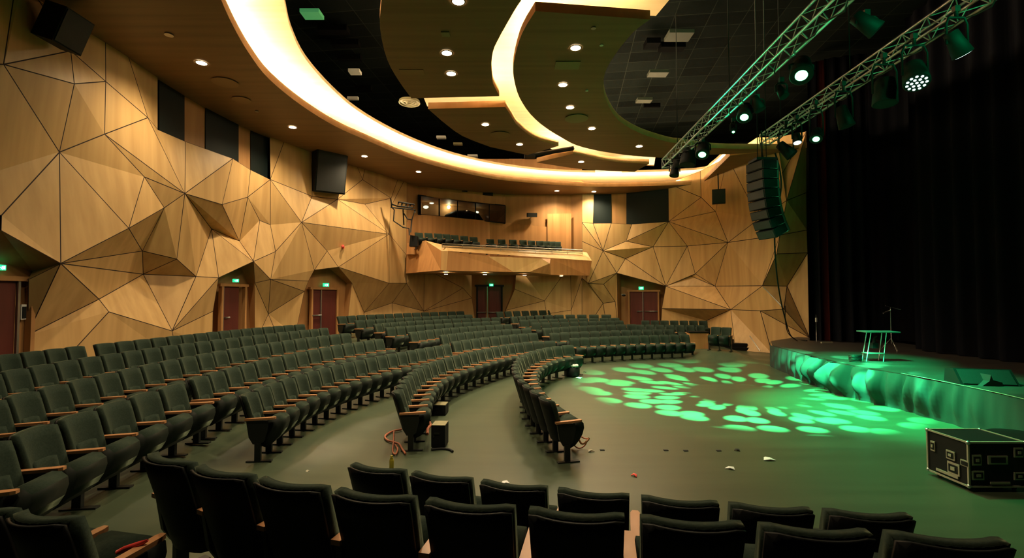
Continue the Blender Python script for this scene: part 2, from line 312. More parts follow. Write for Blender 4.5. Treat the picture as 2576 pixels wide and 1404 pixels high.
# ---------- doors ----------
def door(name,x0,x1,yt,yb,r,leaf_cols,strips,bars,head=8):
    """x0..x1 frame opening in the photo, leaves between, all on the plane of the recess back"""
    e=empty(name,kind='structure')
    a,b=Wp(x0,yt,r),Wp(x1,yt,r); zt=a.z; b.z=zt; zb=Wp((x0+x1)/2,yb,r).z
    d=(b-a).normalized(); nrm=Vector((d.y,-d.x,0))
    if nrm.dot(Vector((0,10,0))-a)<0: nrm=-nrm
    L=(b-a).length; ang=math.atan2(d.y,d.x); R=Matrix.Rotation(ang,3,'Z')
    def pos(px): return (px-x0)/(x1-x0)*L
    fr=NB(); fw=.09
    box(fr,a+d*(L/2)+Vector((0,0,.03))+nrm*.06,(L+.25,.16,.10),R)
    for s in (0,L): box(fr,a+d*s+Vector((0,0,(zb-zt)/2))+nrm*.06,(fw,.14,zt-zb),R)
    link('door_frame',fr,'reveal' if name!='door_4' else 'black',e)
    for l0,l1,mt in leaf_cols:
        lb=NB(); c=a+d*((pos(l0)+pos(l1))/2)+Vector((0,0,(zb-zt)/2)); box(lb,c+nrm*.04,(pos(l1)-pos(l0)-.01,.05,zt-zb-.02),R); bevel(lb,.008,1)
        link('door_leaf',lb,mt,e)
    for s in strips:
        sb=NB(); box(sb,a+d*pos(s)+Vector((0,0,(zb-zt)/2))+nrm*.09,(.05,.05,zt-zb-.04),R); link('door_edge_strip',sb,'metal',e)
    for b0,b1,by in bars:
        zz=Wp((b0+b1)/2,by,r).z; hb=NB()
        A=a+d*pos(b0); A.z=zz; B=a+d*pos(b1); B.z=zz
        tube(hb,[A+nrm*.14,B+nrm*.14],.028,8); box(hb,A+nrm*.09,(.04,.1,.05),R); box(hb,B+nrm*.09,(.04,.1,.05),R); link('door_handle',hb,'metal',e)
    return a,b,nrm
door('door_1',-60,72,702,1010,.04,[(-60,30,'red')],[34],[])
door('door_2',553,612,719,870,.0,[(558,597,'red')],[556],[(562,570,799)])
door('door_3',781,845,727,850,.0,[(781,803,'red'),(805,843,'red')],[803.5],[(782,803,793.5)])
door('door_4',1200,1262,720,835,.1,[(1201,1222,'red'),(1230,1260,'red')],[1225.5],[(1201,1222,785.5),(1229,1250,785.5)])
door('door_5',1583,1657,733,860,.05,[(1586,1617.5,'red'),(1619.5,1655,'red')],[1618.5],[(1604,1617,783),(1624,1654,783)])
def exit_sign(u,v,wpx,r,label):
    P=Wp(u,v,r); dep=(P-EYE).dot(Vector((0,CP,SP))); W_=wpx*dep/F
    t=Vector((-P.x,12-P.y,0)).normalized(); rz=math.atan2(t.y,t.x)+math.pi/2
    e=empty('exit_sign',P,rz,label,'exit sign')
    b=NB(); box(b,(0,0,0),(W_,.09,W_*.62)); bevel(b,.01,1); link('sign_box',b,'exit',e)
    b=NB(); h=W_*.62   # white figure and door with arrow on the green field
    box(b,(W_*.20,-.05,0),(W_*.20,.012,h*.62)); 
    bmesh.ops.create_circle(b,cap_ends=True,segments=8,radius=h*.08,matrix=Matrix.Translation((-W_*.05,-.052,h*.24))@Matrix.Rotation(math.pi/2,4,'X'))
    for p,q in (((-.06,.14),(-.12,-.04)),((-.12,-.04),(-.02,-.14)),((-.02,-.14),(-.05,-.28)),((-.12,-.04),(-.24,-.18)),((-.07,.1),(.04,0)),((-.08,.1),(-.2,.04))):
        tube(b,[(p[0]*W_,-.052,p[1]*W_),(q[0]*W_,-.052,q[1]*W_)],h*.045,5)
    box(b,(-W_*.34,-.05,0),(W_*.14,.012,h*.12)); link('sign_pictogram',b,'exitw',e)
    return e
exit_sign(0,673,22,.12,'green exit sign above the nearest door at the left edge')
exit_sign(593,706,13,.12,'green exit sign over the single red door in the left wall')
exit_sign(820,717,14,.12,'green exit sign over the double door behind the left rows')
exit_sign(1236,717,10,.35,'dim green exit sign over the door under the balcony')
exit_sign(1613,725,12,.3,'green exit sign over the double door in the right wall')
# small wall things
b=NB(); P=Wp(56,785,.1); e=empty('wall_phone',P,0,'small grey control box with white edge on the jamb by the nearest door','control box')
t=Vector((-P.x,12-P.y,0)).normalized(); e.rotation_euler.z=math.atan2(t.y,t.x)+math.pi/2
box(b,(0,0,0),(.13,.06,.32)); bevel(b,.01,1); link('housing',b,'white',e)
b=NB(); box(b,(0,-.035,-.01),(.09,.02,.25)); link('screen',b,'black',e)
b=NB(); P=Wp(862,622,.85); tube(b,[(0,0,0),(.02,-.05,.02),(.06,-.12,.05),(.04,-.16,.0)],[.05,.06,.06,.04],8); box(b,(0,.05,0),(.1,.12,.1)); o=link('wall_hook',b,'redp',loc=P,smooth=False); tag(o,'small dark red fitting on the left wall right of the star shaped seams','fitting')
b=NB(); P=Wp(1569,743,.5); bmesh.ops.create_uvsphere(b,u_segments=14,v_segments=8,radius=.12); 
for v_ in b.verts: v_.co.z*=.6
e=empty('dome_camera',P,0,'small black and white dome on the wall left of the right door','camera'); link('dome',b,'black',e,smooth=True)
b=NB(); box(b,(0,.1,.04),(.2,.2,.08)); bevel(b,.02); link('dome_mount',b,'white',e)

for sa,sb,r_,lab in (((1919,721),(1969,773),2.25,''),((1886,845),(1912,883),2.2,'')):
    b=NB(); tube(b,[onwall(*sa,r_),onwall(*sb,r_)],.018,5); o=link('trim_2',b,'white'); tag(o,kind='structure')
# ================= CEILING =================
def P9(l,z=9.0): return [atz(u,v,z) for u,v in l]
def smooth(pts,n=4):
    out=[]; N=len(pts)
    for i in range(N-1):
        p0=pts[max(i-1,0)];p1=pts[i];p2=pts[i+1];p3=pts[min(i+2,N-1)]
        for k in range(n):
            t=k/n; out.append(.5*((2*p1)+(p2-p0)*t+(2*p0-5*p1+4*p2-p3)*t*t+(3*p1-p0-3*p2+p3)*t**3))
    out.append(pts[-1]); return out
def world(l,z): return [Vector((x,y,z)) for x,y in l]
LIP=[(488,-270),(505,-170),(528,-80),(556.6,0),(587.6,67.7),(627,135),(677,199),(758,265),(842,317),(921,352.6),(1013,391.7),(1092,416.7),(1188,439.8),(1270,454),(1400,465),(1480,469),(1556,469.5),(1663,467),(1764,463)]
lip=smooth(P9(LIP),4)
OUT=[(13.0,22.6),(13.0,26),(11.5,31.5),(5,32.5),(-3,32.5),(-9.5,28.5),(-12.5,20),(-12.5,0),(-9,0)]
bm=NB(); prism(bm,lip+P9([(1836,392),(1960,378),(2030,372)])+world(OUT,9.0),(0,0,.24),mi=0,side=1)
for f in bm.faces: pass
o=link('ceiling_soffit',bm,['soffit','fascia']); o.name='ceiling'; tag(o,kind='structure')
# raised cove ceiling behind the soffit lip
VO=[(640,-270),(664,-150),(688,-70),(714,0),(731,72),(768,148),(832,221),(899,278),(985,328),(1074,367),(1163,395),(1270,417),(1400,431),(1556,434),(1752,427),(1790,412),(1834,372)]
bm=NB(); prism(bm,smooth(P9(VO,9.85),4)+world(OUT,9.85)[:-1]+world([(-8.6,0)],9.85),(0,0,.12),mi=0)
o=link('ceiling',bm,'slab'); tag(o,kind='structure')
# lit slab between the islands
S2=[(1062,236),(1075,268),(1262,268),(1300,335),(1341,356),(1400,380),(1442,395),(1530,408),(1645,418),(1650,388),(1500,366),(1400,330),(1325,240),(1322,160),(1345,70),(1380,30),(1650,40),(1700,-20),(1780,-110),(1300,-110),(1200,0),(1170,90),(1175,180),(1195,228)]
bm=NB(); prism(bm,P9(S2,10.2),(0,0,.12)); o=link('ceiling',bm,'slab'); tag(o,kind='structure')
ISL=[
 (smooth(P9([(985,-260),(968,-120),(960,0),(956,71),(974,150),(1003,203),(1035,247.5)]),3)+P9([(1256,242)])+smooth(P9([(1240,210),(1236,171),(1240,130),(1255,96),(1287,39),(1312,0),(1380,-90),(1460,-180)]),3)),
 (P9([(1077,274),(1271,269)])+smooth(P9([(1298,312),(1341,346),(1405,367.5)]),3)+P9([(1327,390)])+smooth(P9([(1234,370),(1163,342),(1110,303)]),3)),
 (P9([(1350,408.5),(1442,387)])+smooth(P9([(1520,403),(1570,409),(1633,412)]),3)+P9([(1597,432)])+smooth(P9([(1530,430),(1450,424),(1350,409)]),3)[:-1]),
 (P9([(1346.7,28)])+smooth(P9([(1325,62),(1307,100),(1292,160),(1293,199),(1307,246),(1335,288),(1371,320),(1414,347),(1449,365),(1503,379),(1574,390),(1633,395)]),3)+P9([(1700,399),(1790,389),(1836,388),(1960,379),(2034,376)])+smooth(P9([(2020,373.5),(1912,374.5),(1788,372),(1716,361),(1681,357),(1610,335),(1556,303),(1526,256),(1518,214),(1524,178),(1549,135),(1592,82),(1635.5,49)]),3)),
]
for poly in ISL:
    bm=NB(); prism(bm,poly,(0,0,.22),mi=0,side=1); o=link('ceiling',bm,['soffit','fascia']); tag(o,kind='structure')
# technical ceiling high above with dark tiles
bm=NB(); addf(bm,world([(-13,-3),(-13,33),(22,33),(22,-3)],12.2),0); o=link('ceiling',bm,'tiles'); tag(o,kind='structure')
# cove strips lie on top of the lips, hidden from below
def strip(pts,inset,z,side=1,r=.03,label=None,group='hidden cove light strips'):
    q=[]
    for i,p in enumerate(pts):
        d=(pts[min(i+1,len(pts)-1)]-pts[max(i-1,0)]); d.z=0; d.normalize(); nrm=Vector((-d.y,d.x,0))*side
        q.append(Vector((p.x,p.y,z))+nrm*inset)
    b=NB(); tube(b,q,r,6); o=link('cove_light_strip',b,'cove'); tag(o,label,'light strip'); return o
strip(lip[8:],.45,9.27,1,label='long warm light strip glowing along the curved outer ceiling cove')
iv=ISL[3]; strip(iv[1:35],.4,9.25,-1,label='curved warm light strip around the inner green tinted ceiling panel')
strip([atz(1360,24,9),atz(1630,44,9)],.2,9.25,1,label='straight warm light strip on the near edge of the inner ceiling panel')
strip([atz(1080,273,9),atz(1262,268.5,9)],.2,9.25,1,label='short warm light strip over the gap between left ceiling panels')
strip([atz(1358,406,9),atz(1440,388,9)]+[atz(1520,403,9),atz(1625,411,9)],.4,9.25,1,label='warm light strip on the farthest ceiling panel')
strip([atz(1775,452,9),atz(1834,394,9)],.45,9.27,1,label='short diagonal light strip at the right end of the ceiling cove')
# downlights
def downlight(u,v,label,energy,z=9.0,r=.13,group=None,angle=150,rect=False):
    P=atz(u,v,z); e=empty('downlight',P,0,label,'ceiling lamp',group)
    b=NB(); N_=20
    for k in range(N_):
        a0,a1=2*math.pi*k/N_,2*math.pi*(k+1)/N_
        q=[Vector((math.cos(a)*rr,math.sin(a)*rr,zz)) for a,rr,zz in ((a0,r*1.0,-.012),(a1,r*1.0,-.012),(a1,r*1.25,-.004),(a0,r*1.25,-.004))]
        b.faces.new([b.verts.new(p) for p in q])
    link('trim_ring',b,'soffit' if z==9.0 else 'white',e)
    b=NB(); bmesh.ops.create_circle(b,cap_ends=True,segments=20,radius=r,matrix=Matrix.Translation((0,0,-.01))@Matrix.Rotation(math.pi,4,'X')); link('lens',b,'bulb',e)
    L=D.lights.new('downlight_lamp','SPOT'); L.energy=energy; L.color=(1,.78,.47); L.spot_size=math.radians(angle); L.spot_blend=1; L.shadow_soft_size=.12
    lo=D.objects.new('downlight_lamp',L); COL.objects.link(lo); lo.parent=e; lo.location=(0,0,-.06)
    return e
EN=520
for p_ in ((-3,5.5,8.9),(.5,5.5,8.9)):  # unseen fill spots added to brighten the foreground chairs, no fitting modelled
    L_=D.lights.new('foreground_fill','SPOT'); L_.energy=EN*.7; L_.color=(1,.76,.46); L_.spot_size=2.6; L_.spot_blend=1; L_.shadow_soft_size=.12; q_=D.objects.new('foreground_fill',L_); COL.objects.link(q_); q_.location=p_
for (u,v),lab in zip([(507,158),(736,320),(917,393),(1053,432),(1401,480),(1494,482)],['nearest and largest downlight in the outer brown soffit','second downlight along the outer soffit above the dark wall windows','third downlight along the outer soffit above the black wall speaker','fourth downlight in the outer soffit above the lighting bracket','left of two close downlights in the soffit over the balcony','right of two close downlights in the soffit over the balcony']): downlight(u,v,'round '+lab,EN)
for (u,v),lab in zip([(1153,3),(1124,133),(1135,185)],['at the top edge of the left brown ceiling panel','upper of two close ones in the left brown ceiling panel','lower of two close ones in the left brown ceiling panel']): downlight(u,v,'round downlight '+lab,EN)
for (u,v),lab in zip([(1221,313),(1307,363)],['left in the middle small ceiling panel','right in the middle small ceiling panel']): downlight(u,v,'round downlight '+lab,EN)
downlight(1462,407,'single downlight in the farthest small ceiling panel',EN)
for (u,v),lab in zip([(1448,120),(1416,213),(1434,270),(1489,323),(1608,368)],['nearest','second','third','fourth','farthest']): downlight(u,v,lab+' downlight in the inner green tinted ceiling panel',EN)
# ceiling speakers, hatches and detectors
def disc(u,v,rx,z,name,m_,label,cat,box_=False,ry=None,zz=.03):
    P=atz(u,v,z); b=NB()
    if box_: box(b,(0,0,-zz/2),(rx*2,(ry or rx)*2,zz)); bevel(b,.01,1)
    else:
        bmesh.ops.create_cone(b,cap_ends=True,segments=24,radius1=rx,radius2=rx*.92,depth=zz,matrix=Matrix.Translation((0,0,-zz/2)))
    o=link(name,b,m_,loc=P); tag(o,label,cat); return o
M['soffit2']=mat('speaker_cover_brown',(.24,.15,.07),.6); M['olive']=mat('speaker_cover_olive',(.22,.20,.10),.6)
disc(566,206,.36,9,'ceiling_speaker','soffit2','larger round flush speaker in the soffit beside the nearest downlight','speaker')
disc(608,250,.28,9,'ceiling_speaker','soffit2','smaller round flush cover in the soffit below the nearest downlight','speaker')
disc(1258,338,.40,9,'ceiling_speaker','soffit2','round flush speaker in the middle small ceiling panel','speaker')
disc(1450,297,.42,9,'ceiling_speaker','olive','oval looking round speaker in the inner ceiling panel beside the fourth downlight','speaker')
disc(1427,163,.34,9,'ceiling_hatch','olive','rectangular pale hatch under the nearest downlight of the inner panel','hatch',True,.22)
disc(1037,181,.34,9,'ceiling_hatch','soffit2','flush rectangular hatch in the left brown ceiling panel','hatch',True,.16,.012)
disc(1121,84,.10,9,'smoke_detector','olive','small square detector between the downlights of the left ceiling panel','detector',True)
disc(425,86,.10,9,'sprinkler','metal','small sprinkler head in the soffit near the top left speaker','sprinkler')
disc(1493,69,.06,9,'sprinkler','metal','tiny sprinkler head near the front of the inner ceiling panel','sprinkler')
disc(646,279,.06,9,'sprinkler','metal','tiny pale sprinkler in the soffit left of the dark windows','sprinkler')
disc(1513,112,.05,9,'smoke_detector','white','tiny white detector right of the nearest inner panel downlight','detector')
disc(1476,227,.05,9,'smoke_detector','white','tiny white detector right of the second inner panel downlight','detector')
TZ=11.6
ga=mat('green_haze_panel',(.05,.22,.08),.5,emit=(.04,.18,.06),es=.5)
for (u,v,rx,ry,m_,nm,lab,ct) in [
 (785,31,.30,.22,ga,'ceiling_monitor','green lit rectangular panel in the dark technical ceiling','panel'),
 (893,177,.22,.17,'white','air_grille','bright white slatted grille in the dark technical ceiling','grille'),
 (888,244,.24,.08,'white','air_grille','pale broken grille below the bright slatted one','grille'),
 (1110,343,.26,.14,'white','air_grille','pale square plate in the dark ceiling band above the middle panel','plate'),
 (1152,360,.26,.13,'olive','air_grille','dim greenish plate beside the pale square plate','plate'),
 (1189,390,.32,.16,'white','air_grille','pale square plate nearest the lit cove','plate'),
 (1297,401,.42,.12,'white','air_grille','long pale plate left of the farthest ceiling panel','plate'),
 (1531,428,.75,.06,'white','air_grille','thin long white luminaire under the farthest ceiling panel','luminaire'),
 (1708,85,.42,.30,'dim','air_grille','square framed plate in the dark oval ceiling near the front','plate'),
 (1655,181,.38,.22,'dim','air_grille','dim green rectangular plate in the dark oval ceiling','plate'),
 (1620,249,.34,.20,'dim','air_grille','narrow framed plate in the dark oval ceiling near the truss','plate')]:
    disc(u,v,rx,9.75 if v==428 else TZ,nm,m_,lab,ct,True,ry,.12)
b=NB(); P=atz(1030,259,10.6)
for r_ in (.42,.26,.12): 
    pts=[(math.cos(a)*r_,math.sin(a)*r_,0) for a in [2*math.pi*k/24 for k in range(25)]]; tube(b,pts,.022,6,cap=False)
bmesh.ops.create_cone(b,cap_ends=True,segments=24,radius1=.42,radius2=.42,depth=.06,matrix=Matrix.Translation((0,0,.06)))
e=empty('round_air_diffuser',P,0,'round ringed diffuser hanging at the corner of the left ceiling panels','diffuser'); link('rings',b,'olive',e)
b=NB(); 
for x_,y_,w_,h_ in ((840,75,1.0,.35),(870,110,1.0,.3),(880,145,.9,.25),(915,223,.7,.25),(1035,330,.9,.3),(1640,110,.5,.5),(1690,118,.9,.4),(1640,265,.8,.12)):
    p=atz(x_,y_,11.9); box(b,p,(w_,h_,.2))
o=link('trim_1',b,'void'); tag(o,kind='structure')
b=NB(); A,B_=atz(1333,391,9.1),atz(1443,373,9.1); 
tube(b,[A,B_],.10,4); A2,B2=atz(1345,396,9.1),atz(1441,378,9.1); 
e=empty('ceiling_track',(0,0,0),0,'black lighting track in the gap before the farthest ceiling panel','track'); link('rail',b,'black',e)
b=NB(); box(b,A,(.5,.4,.25)); bevel(b,.04); link('end_box',b,'black',e)
# ================= FLOOR AND SEATS =================
ROWDATA=[
# key, ztop, control pixels of back tops, n, degree, label phrase, counted from, group
('R1',.95,[(1366,1003),(1345,988),(1320,969),(1306,955),(1297,944),(1292.5,931),(1293,921),(1297,910),(1302,903),(1313,894),(1327,888),(1345,882),(1363,877),(1380,874),(1398,871),(1424,869)],17,5,'the innermost curved row','near'),
('R2',.95,[(994,985),(998,978),(1003,967),(1014,956),(1024,946),(1035,937),(1049,927),(1067,917),(1087,911),(1110,903),(1131,897),(1156,892),(1177,887),(1199,882),(1218,878),(1238,873),(1259,870),(1279,866),(1299,864),(1320,862),(1338,859.5),(1359,858.5),(1380,858)],22,5,'the row beside the floor boxes','near'),
('R3',1.1,[(614,992),(650,978),(685,966),(709,955),(738,946),(769,937),(800,928),(833,920),(864,914),(894,907),(922,904),(943,898),(973,893),(998,887),(1023,882),(1048,879),(1073,874),(1095,871),(1119,868)],19,3,'the left row starting mid floor','near'),
('R3b',1.12,[(1146,860),(1167,855.6),(1191,852),(1213,848.5),(1236,847),(1261,845),(1285,844),(1307,841),(1330,838)],9,2,"the middle block's short front row",'left'),
('R4a',1.22,[(-60,1128),(40,1088),(155,1056),(251,1021),(328,1001),(416,973)],6,2,'the fourth left row before its gap','near'),
('R4',1.22,[(484,951),(537,938),(572,927),(610,918),(648,909),(680,899),(713,894),(747,888),(777,881),(808,875),(836,871),(866,866),(894,862),(921,857),(946,854)],15,3,'the fourth left row beyond its gap','near'),
('R5',1.34,[(-40,1016),(45,992),(138,968),(215,948),(282,934),(341,923),(394,913),(441,903),(485,896),(524,889),(563,883),(597,875),(630,870),(663,866),(702,859),(731,854),(759,851),(788,848),(816,844),(842,842),(867,839.5)],21,3,'the fifth left row up the rake','near'),
('R6',1.44,[(-36,946),(44,928),(117,915),(183,904),(241,894),(298,887),(345,880),(390,874),(433,870),(472,865),(514,859.5),(550,855),(585,851),(618,846),(649,843),(679,839),(709,835),(733,833),(761,831),(788,828.5),(813,826)],21,3,'the left row before the wall row','near'),
('R7a',1.5,[(10,893),(62,886),(120,880),(180,873)],4,1,'the wall row before its gap','near'),
('R7',1.5,[(256,865),(303,860),(349,855),(391,850),(429,846),(464,843),(498,839),(531,836.5),(565,832),(593,829.5),(622,827),(646,825),(672,822),(700,820),(727,818.5),(752,817)],16,3,'the row along the left panelled wall','near'),
('M3',1.2,[(1112,843),(1135,840),(1160,837),(1216,833),(1261,829),(1304,827),(1323,827)],10,2,"the middle block's second row",'left'),
('M4',1.3,[(1031,836),(1065,832.5),(1108,828),(1153,823),(1221,819),(1274,816)],12,2,"the middle block's third row",'left'),
('M5',1.4,[(979,824),(1037,819),(1059,817.6),(1106,815),(1177,811),(1241,808)],12,2,"the middle block's fourth row",'left'),
('M6',1.5,[(943,815),(965,813.5),(1050,807),(1092,804),(1175,801),(1245,799)],14,2,"the middle block's fifth row",'left'),
('M7',1.6,[(899,806),(940,804),(1000,800),(1095,795.5),(1175,792)],13,2,"the middle block's sixth row",'left'),
('M8',1.7,[(857,796),(900,793.5),(950,791),(1000,789),(1072,786),(1113,785),(1154,783.5)],14,2,"the middle block's back row",'left'),
('F1',.95,[(1441,851),(1483.5,849),(1532,847),(1580.5,845),(1629,843.5),(1683,842.5),(1718,841.5)],12,2,'the row facing the green light','left'),
('F2',1.1,[(1391,838),(1413,837),(1460,834.5),(1530,832),(1578.6,831),(1629,829.5),(1680,829)],12,2,"the far right block's second row",'left'),
('F3',1.22,[(1370,826),(1404,824),(1427,822),(1517,818),(1561,817),(1584,816)],10,2,"the far right block's third row",'left'),
('F3b',1.22,[(1610,817.5),(1674,817.5),(1724,818),(1762,819)],7,1,'the short row near the wooden box','left'),
('F4',1.34,[(1345,812),(1400,811),(1480,808.5),(1556,807)],10,2,"the far right block's fourth row",'left'),
('F5',1.46,[(1315,805),(1421,802),(1483,800.5),(1545,800)],10,2,"the far right block's fifth row",'left'),
('F6',1.58,[(1290,797),(1350,794),(1411.6,792.5),(1480,791.5),(1524,792)],10,2,"the far right block's sixth row",'left'),
('F7',1.7,[(1254,784.5),(1330,782),(1418,780),(1443,779),(1479,779)],11,2,"the far right block's back row",'left'),
('G1',1.32,[(1623,806.5),(1648,806.6),(1674,807),(1724,807),(1768,807.5)],7,1,'the row before the right red door','left'),
('G3',1.28,[(1803,823),(1829,824)],2,1,'the pair beside the side steps','left'),
('A',1.5,[(401,1158),(537,1192),(709,1222),(916,1254),(1167,1279),(1445,1297),(1732,1320),(2060,1353),(2405,1364)],9,3,'the closest row seen from behind','left'),
('B',1.3,[(935,1182),(1107,1204),(1298,1227),(1501,1248),(1720,1266),(1950,1289),(2197,1299)],7,2,'the second closest row from behind','left'),
('Z',1.45,[(-80,1288),(78,1309)],2,1,'the nearest row at lower left','left'),
]
def polyfit(ts,ys,deg):
    n_=deg+1; A=[[sum(t**(i+j) for t in ts) for j in range(n_)] for i in range(n_)]; b=[sum(y*t**i for t,y in zip(ts,ys)) for i in range(n_)]
    for i in range(n_):
        p=max(range(i,n_),key=lambda r:abs(A[r][i])); A[i],A[p]=A[p],A[i]; b[i],b[p]=b[p],b[i]
        for r in range(i+1,n_):
            k=A[r][i]/A[i][i]
            for c in range(i,n_): A[r][c]-=k*A[i][c]
            b[r]-=k*b[i]
    x=[0]*n_
    for i in range(n_-1,-1,-1): x[i]=(b[i]-sum(A[i][c]*x[c] for c in range(i+1,n_)))/A[i][i]
    return x
def place_row(ztop,px,n,deg):
    P=[atz(u,v,ztop) for u,v in px]; s=[0]
    for a,b in zip(P[:-1],P[1:]): s.append(s[-1]+(b-a).length)
    L=s[-1]; ts=[q/L for q in s]
    deg=min(deg,len(P)-1)
    cx,cy=polyfit(ts,[p.x for p in P],deg),polyfit(ts,[p.y for p in P],deg)
    ev=lambda c,t:sum(k*t**i for i,k in enumerate(c))
    N_=400; pts=[Vector((ev(cx,i/N_),ev(cy,i/N_),0)) for i in range(N_+1)]
    acc=[0]
    for a,b in zip(pts[:-1],pts[1:]): acc.append(acc[-1]+(b-a).length)
    out=[]; sp=acc[-1]/max(n-1,1)
    for k in range(n):
        t=acc[-1]*k/max(n-1,1); i=min(range(len(acc)),key=lambda q:abs(acc[q]-t))
        d=(pts[min(i+1,N_)]-pts[max(i-1,0)]).normalized(); nr=Vector((-d.y,d.x,0))
        if nr.dot(Vector((5.5,13,0))-pts[i])<0: nr=-nr
        out.append((pts[i],nr))
    return out,sp
SEATS=[]
for key,zt,px,n_,deg,ph,frm in ROWDATA:
    pl,sp=place_row(zt,px,n_,deg); SEATS.append((key,zt-.95,pl,sp,ph,frm))
# raked floor: height field that flattens at each row
anch=[]
for key,zf,pl,sp,ph,frm in SEATS:
    for i,(p,nr) in enumerate(pl):
        if i%2==0 or len(pl)<4:
            for k in (-.1,.25): anch.append((p.x+nr.x*k,p.y+nr.y*k,zf))
for x,y in [(2,6),(3,8),(0,6.4),(-.6,9),(-.9,11.5),(0,14),(5,7),(7,8),(5,12),(3,16),(7,16),(8,19),(6,18.5),(9,14),(9,9),(4,5),(7,5),(10,20),(9.6,21.5),(11,22),(12,23),(10.5,18),(12,12),(-2,11.5),(-1.6,14),(3,5.2),(9,5.5),(-2.8,7.6)]: anch.append((x,y,0))
for x,y,z in [(-10,7,.6),(-10,11,.6),(-10,16,.55),(-9.6,19,.6),(-8.5,22,.72),(-6.5,26,.75),(-3,30,.78),(1,30.2,.78),(0,28.5,.76),(5,30,.75),(8,29,.5),(10,27,.4),(0,1.6,.75),(2,1,.75),(-2,1,.75),(-9,4,.5),(5,1,.7),(-6,2,.6),(0,-1,.9),(-9,-1,.8),(9,-1,.9)]: anch.append((x,y,z))
cells={}
for a in anch: cells.setdefault((int(a[0]//2),int(a[1]//2)),[]).append(a)
def fh(x,y):
    ci,cj=int(x//2),int(y//2); near=[]
    for R_ in (1,2,3,5,9):
        near=[a for i in range(ci-R_,ci+R_+1) for j in range(cj-R_,cj+R_+1) for a in cells.get((i,j),())]
        if len(near)>=6: break
    W=Z=0
    for ax,ay,az in near:
        d2=(ax-x)**2+(ay-y)**2+.02; w_=1/d2**2; W+=w_; Z+=w_*az
    return Z/W
bm=NB(); X0,X1,Y0,Y1,ST=-12,17,-3,33,.3
nx,ny=int((X1-X0)/ST)+1,int((Y1-Y0)/ST)+1
G=[[bm.verts.new((X0+i*ST,Y0+j*ST,fh(X0+i*ST,Y0+j*ST))) for j in range(ny)] for i in range(nx)]
for i in range(nx-1):
    for j in range(ny-1): bm.faces.new((G[i][j],G[i+1][j],G[i+1][j+1],G[i][j+1])).smooth=True
fl=link('floor',bm,'floor'); tag(fl,kind='structure')
# ---------- auditorium chair ----------
def curved_panel(bm,w0,w1,z0,z1,yb,yt,th,curve,nx=10,nz=5,corner=.03,push=0.0):
    """padded panel, w0/w1 half widths at bottom/top, concave towards the sitter (+y)"""
    V=[[[None]*(nz+1) for _ in range(nx+1)] for _ in range(2)]
    for s in range(2):
        for i in range(nx+1):
            for j in range(nz+1):
                t=j/nz; u=2*i/nx-1; hw=w0+(w1-w0)*t; z=z0+(z1-z0)*t
                e=max(abs(u)**10,abs(2*t-1)**12)*.6
                y=yb+(yt-yb)*t+curve*u*u+(th/2 if s else -th/2)*(1-.35*e)+(push*(1-abs(2*t-1)**2) if s else 0)
                if j==nz: z-=corner*max(0,(abs(u)-.8)/.2)**2
                if j==0: z+=corner*max(0,(abs(u)-.8)/.2)**2
                V[s][i][j]=bm.verts.new((hw*u,y,z))
    for i in range(nx):
        for j in range(nz):
            bm.faces.new((V[1][i][j],V[1][i][j+1],V[1][i+1][j+1],V[1][i+1][j]))
            bm.faces.new((V[0][i][j],V[0][i+1][j],V[0][i+1][j+1],V[0][i][j+1]))
    for i in range(nx):
        bm.faces.new((V[0][i][nz],V[0][i+1][nz],V[1][i+1][nz],V[1][i][nz])); bm.faces.new((V[0][i][0],V[1][i][0],V[1][i+1][0],V[0][i+1][0]))
    for j in range(nz):
        bm.faces.new((V[0][0][j],V[0][0][j+1],V[1][0][j+1],V[1][0][j])); bm.faces.new((V[0][nx][j],V[1][nx][j],V[1][nx][j+1],V[0][nx][j+1]))
    for f in bm.faces: f.smooth=True
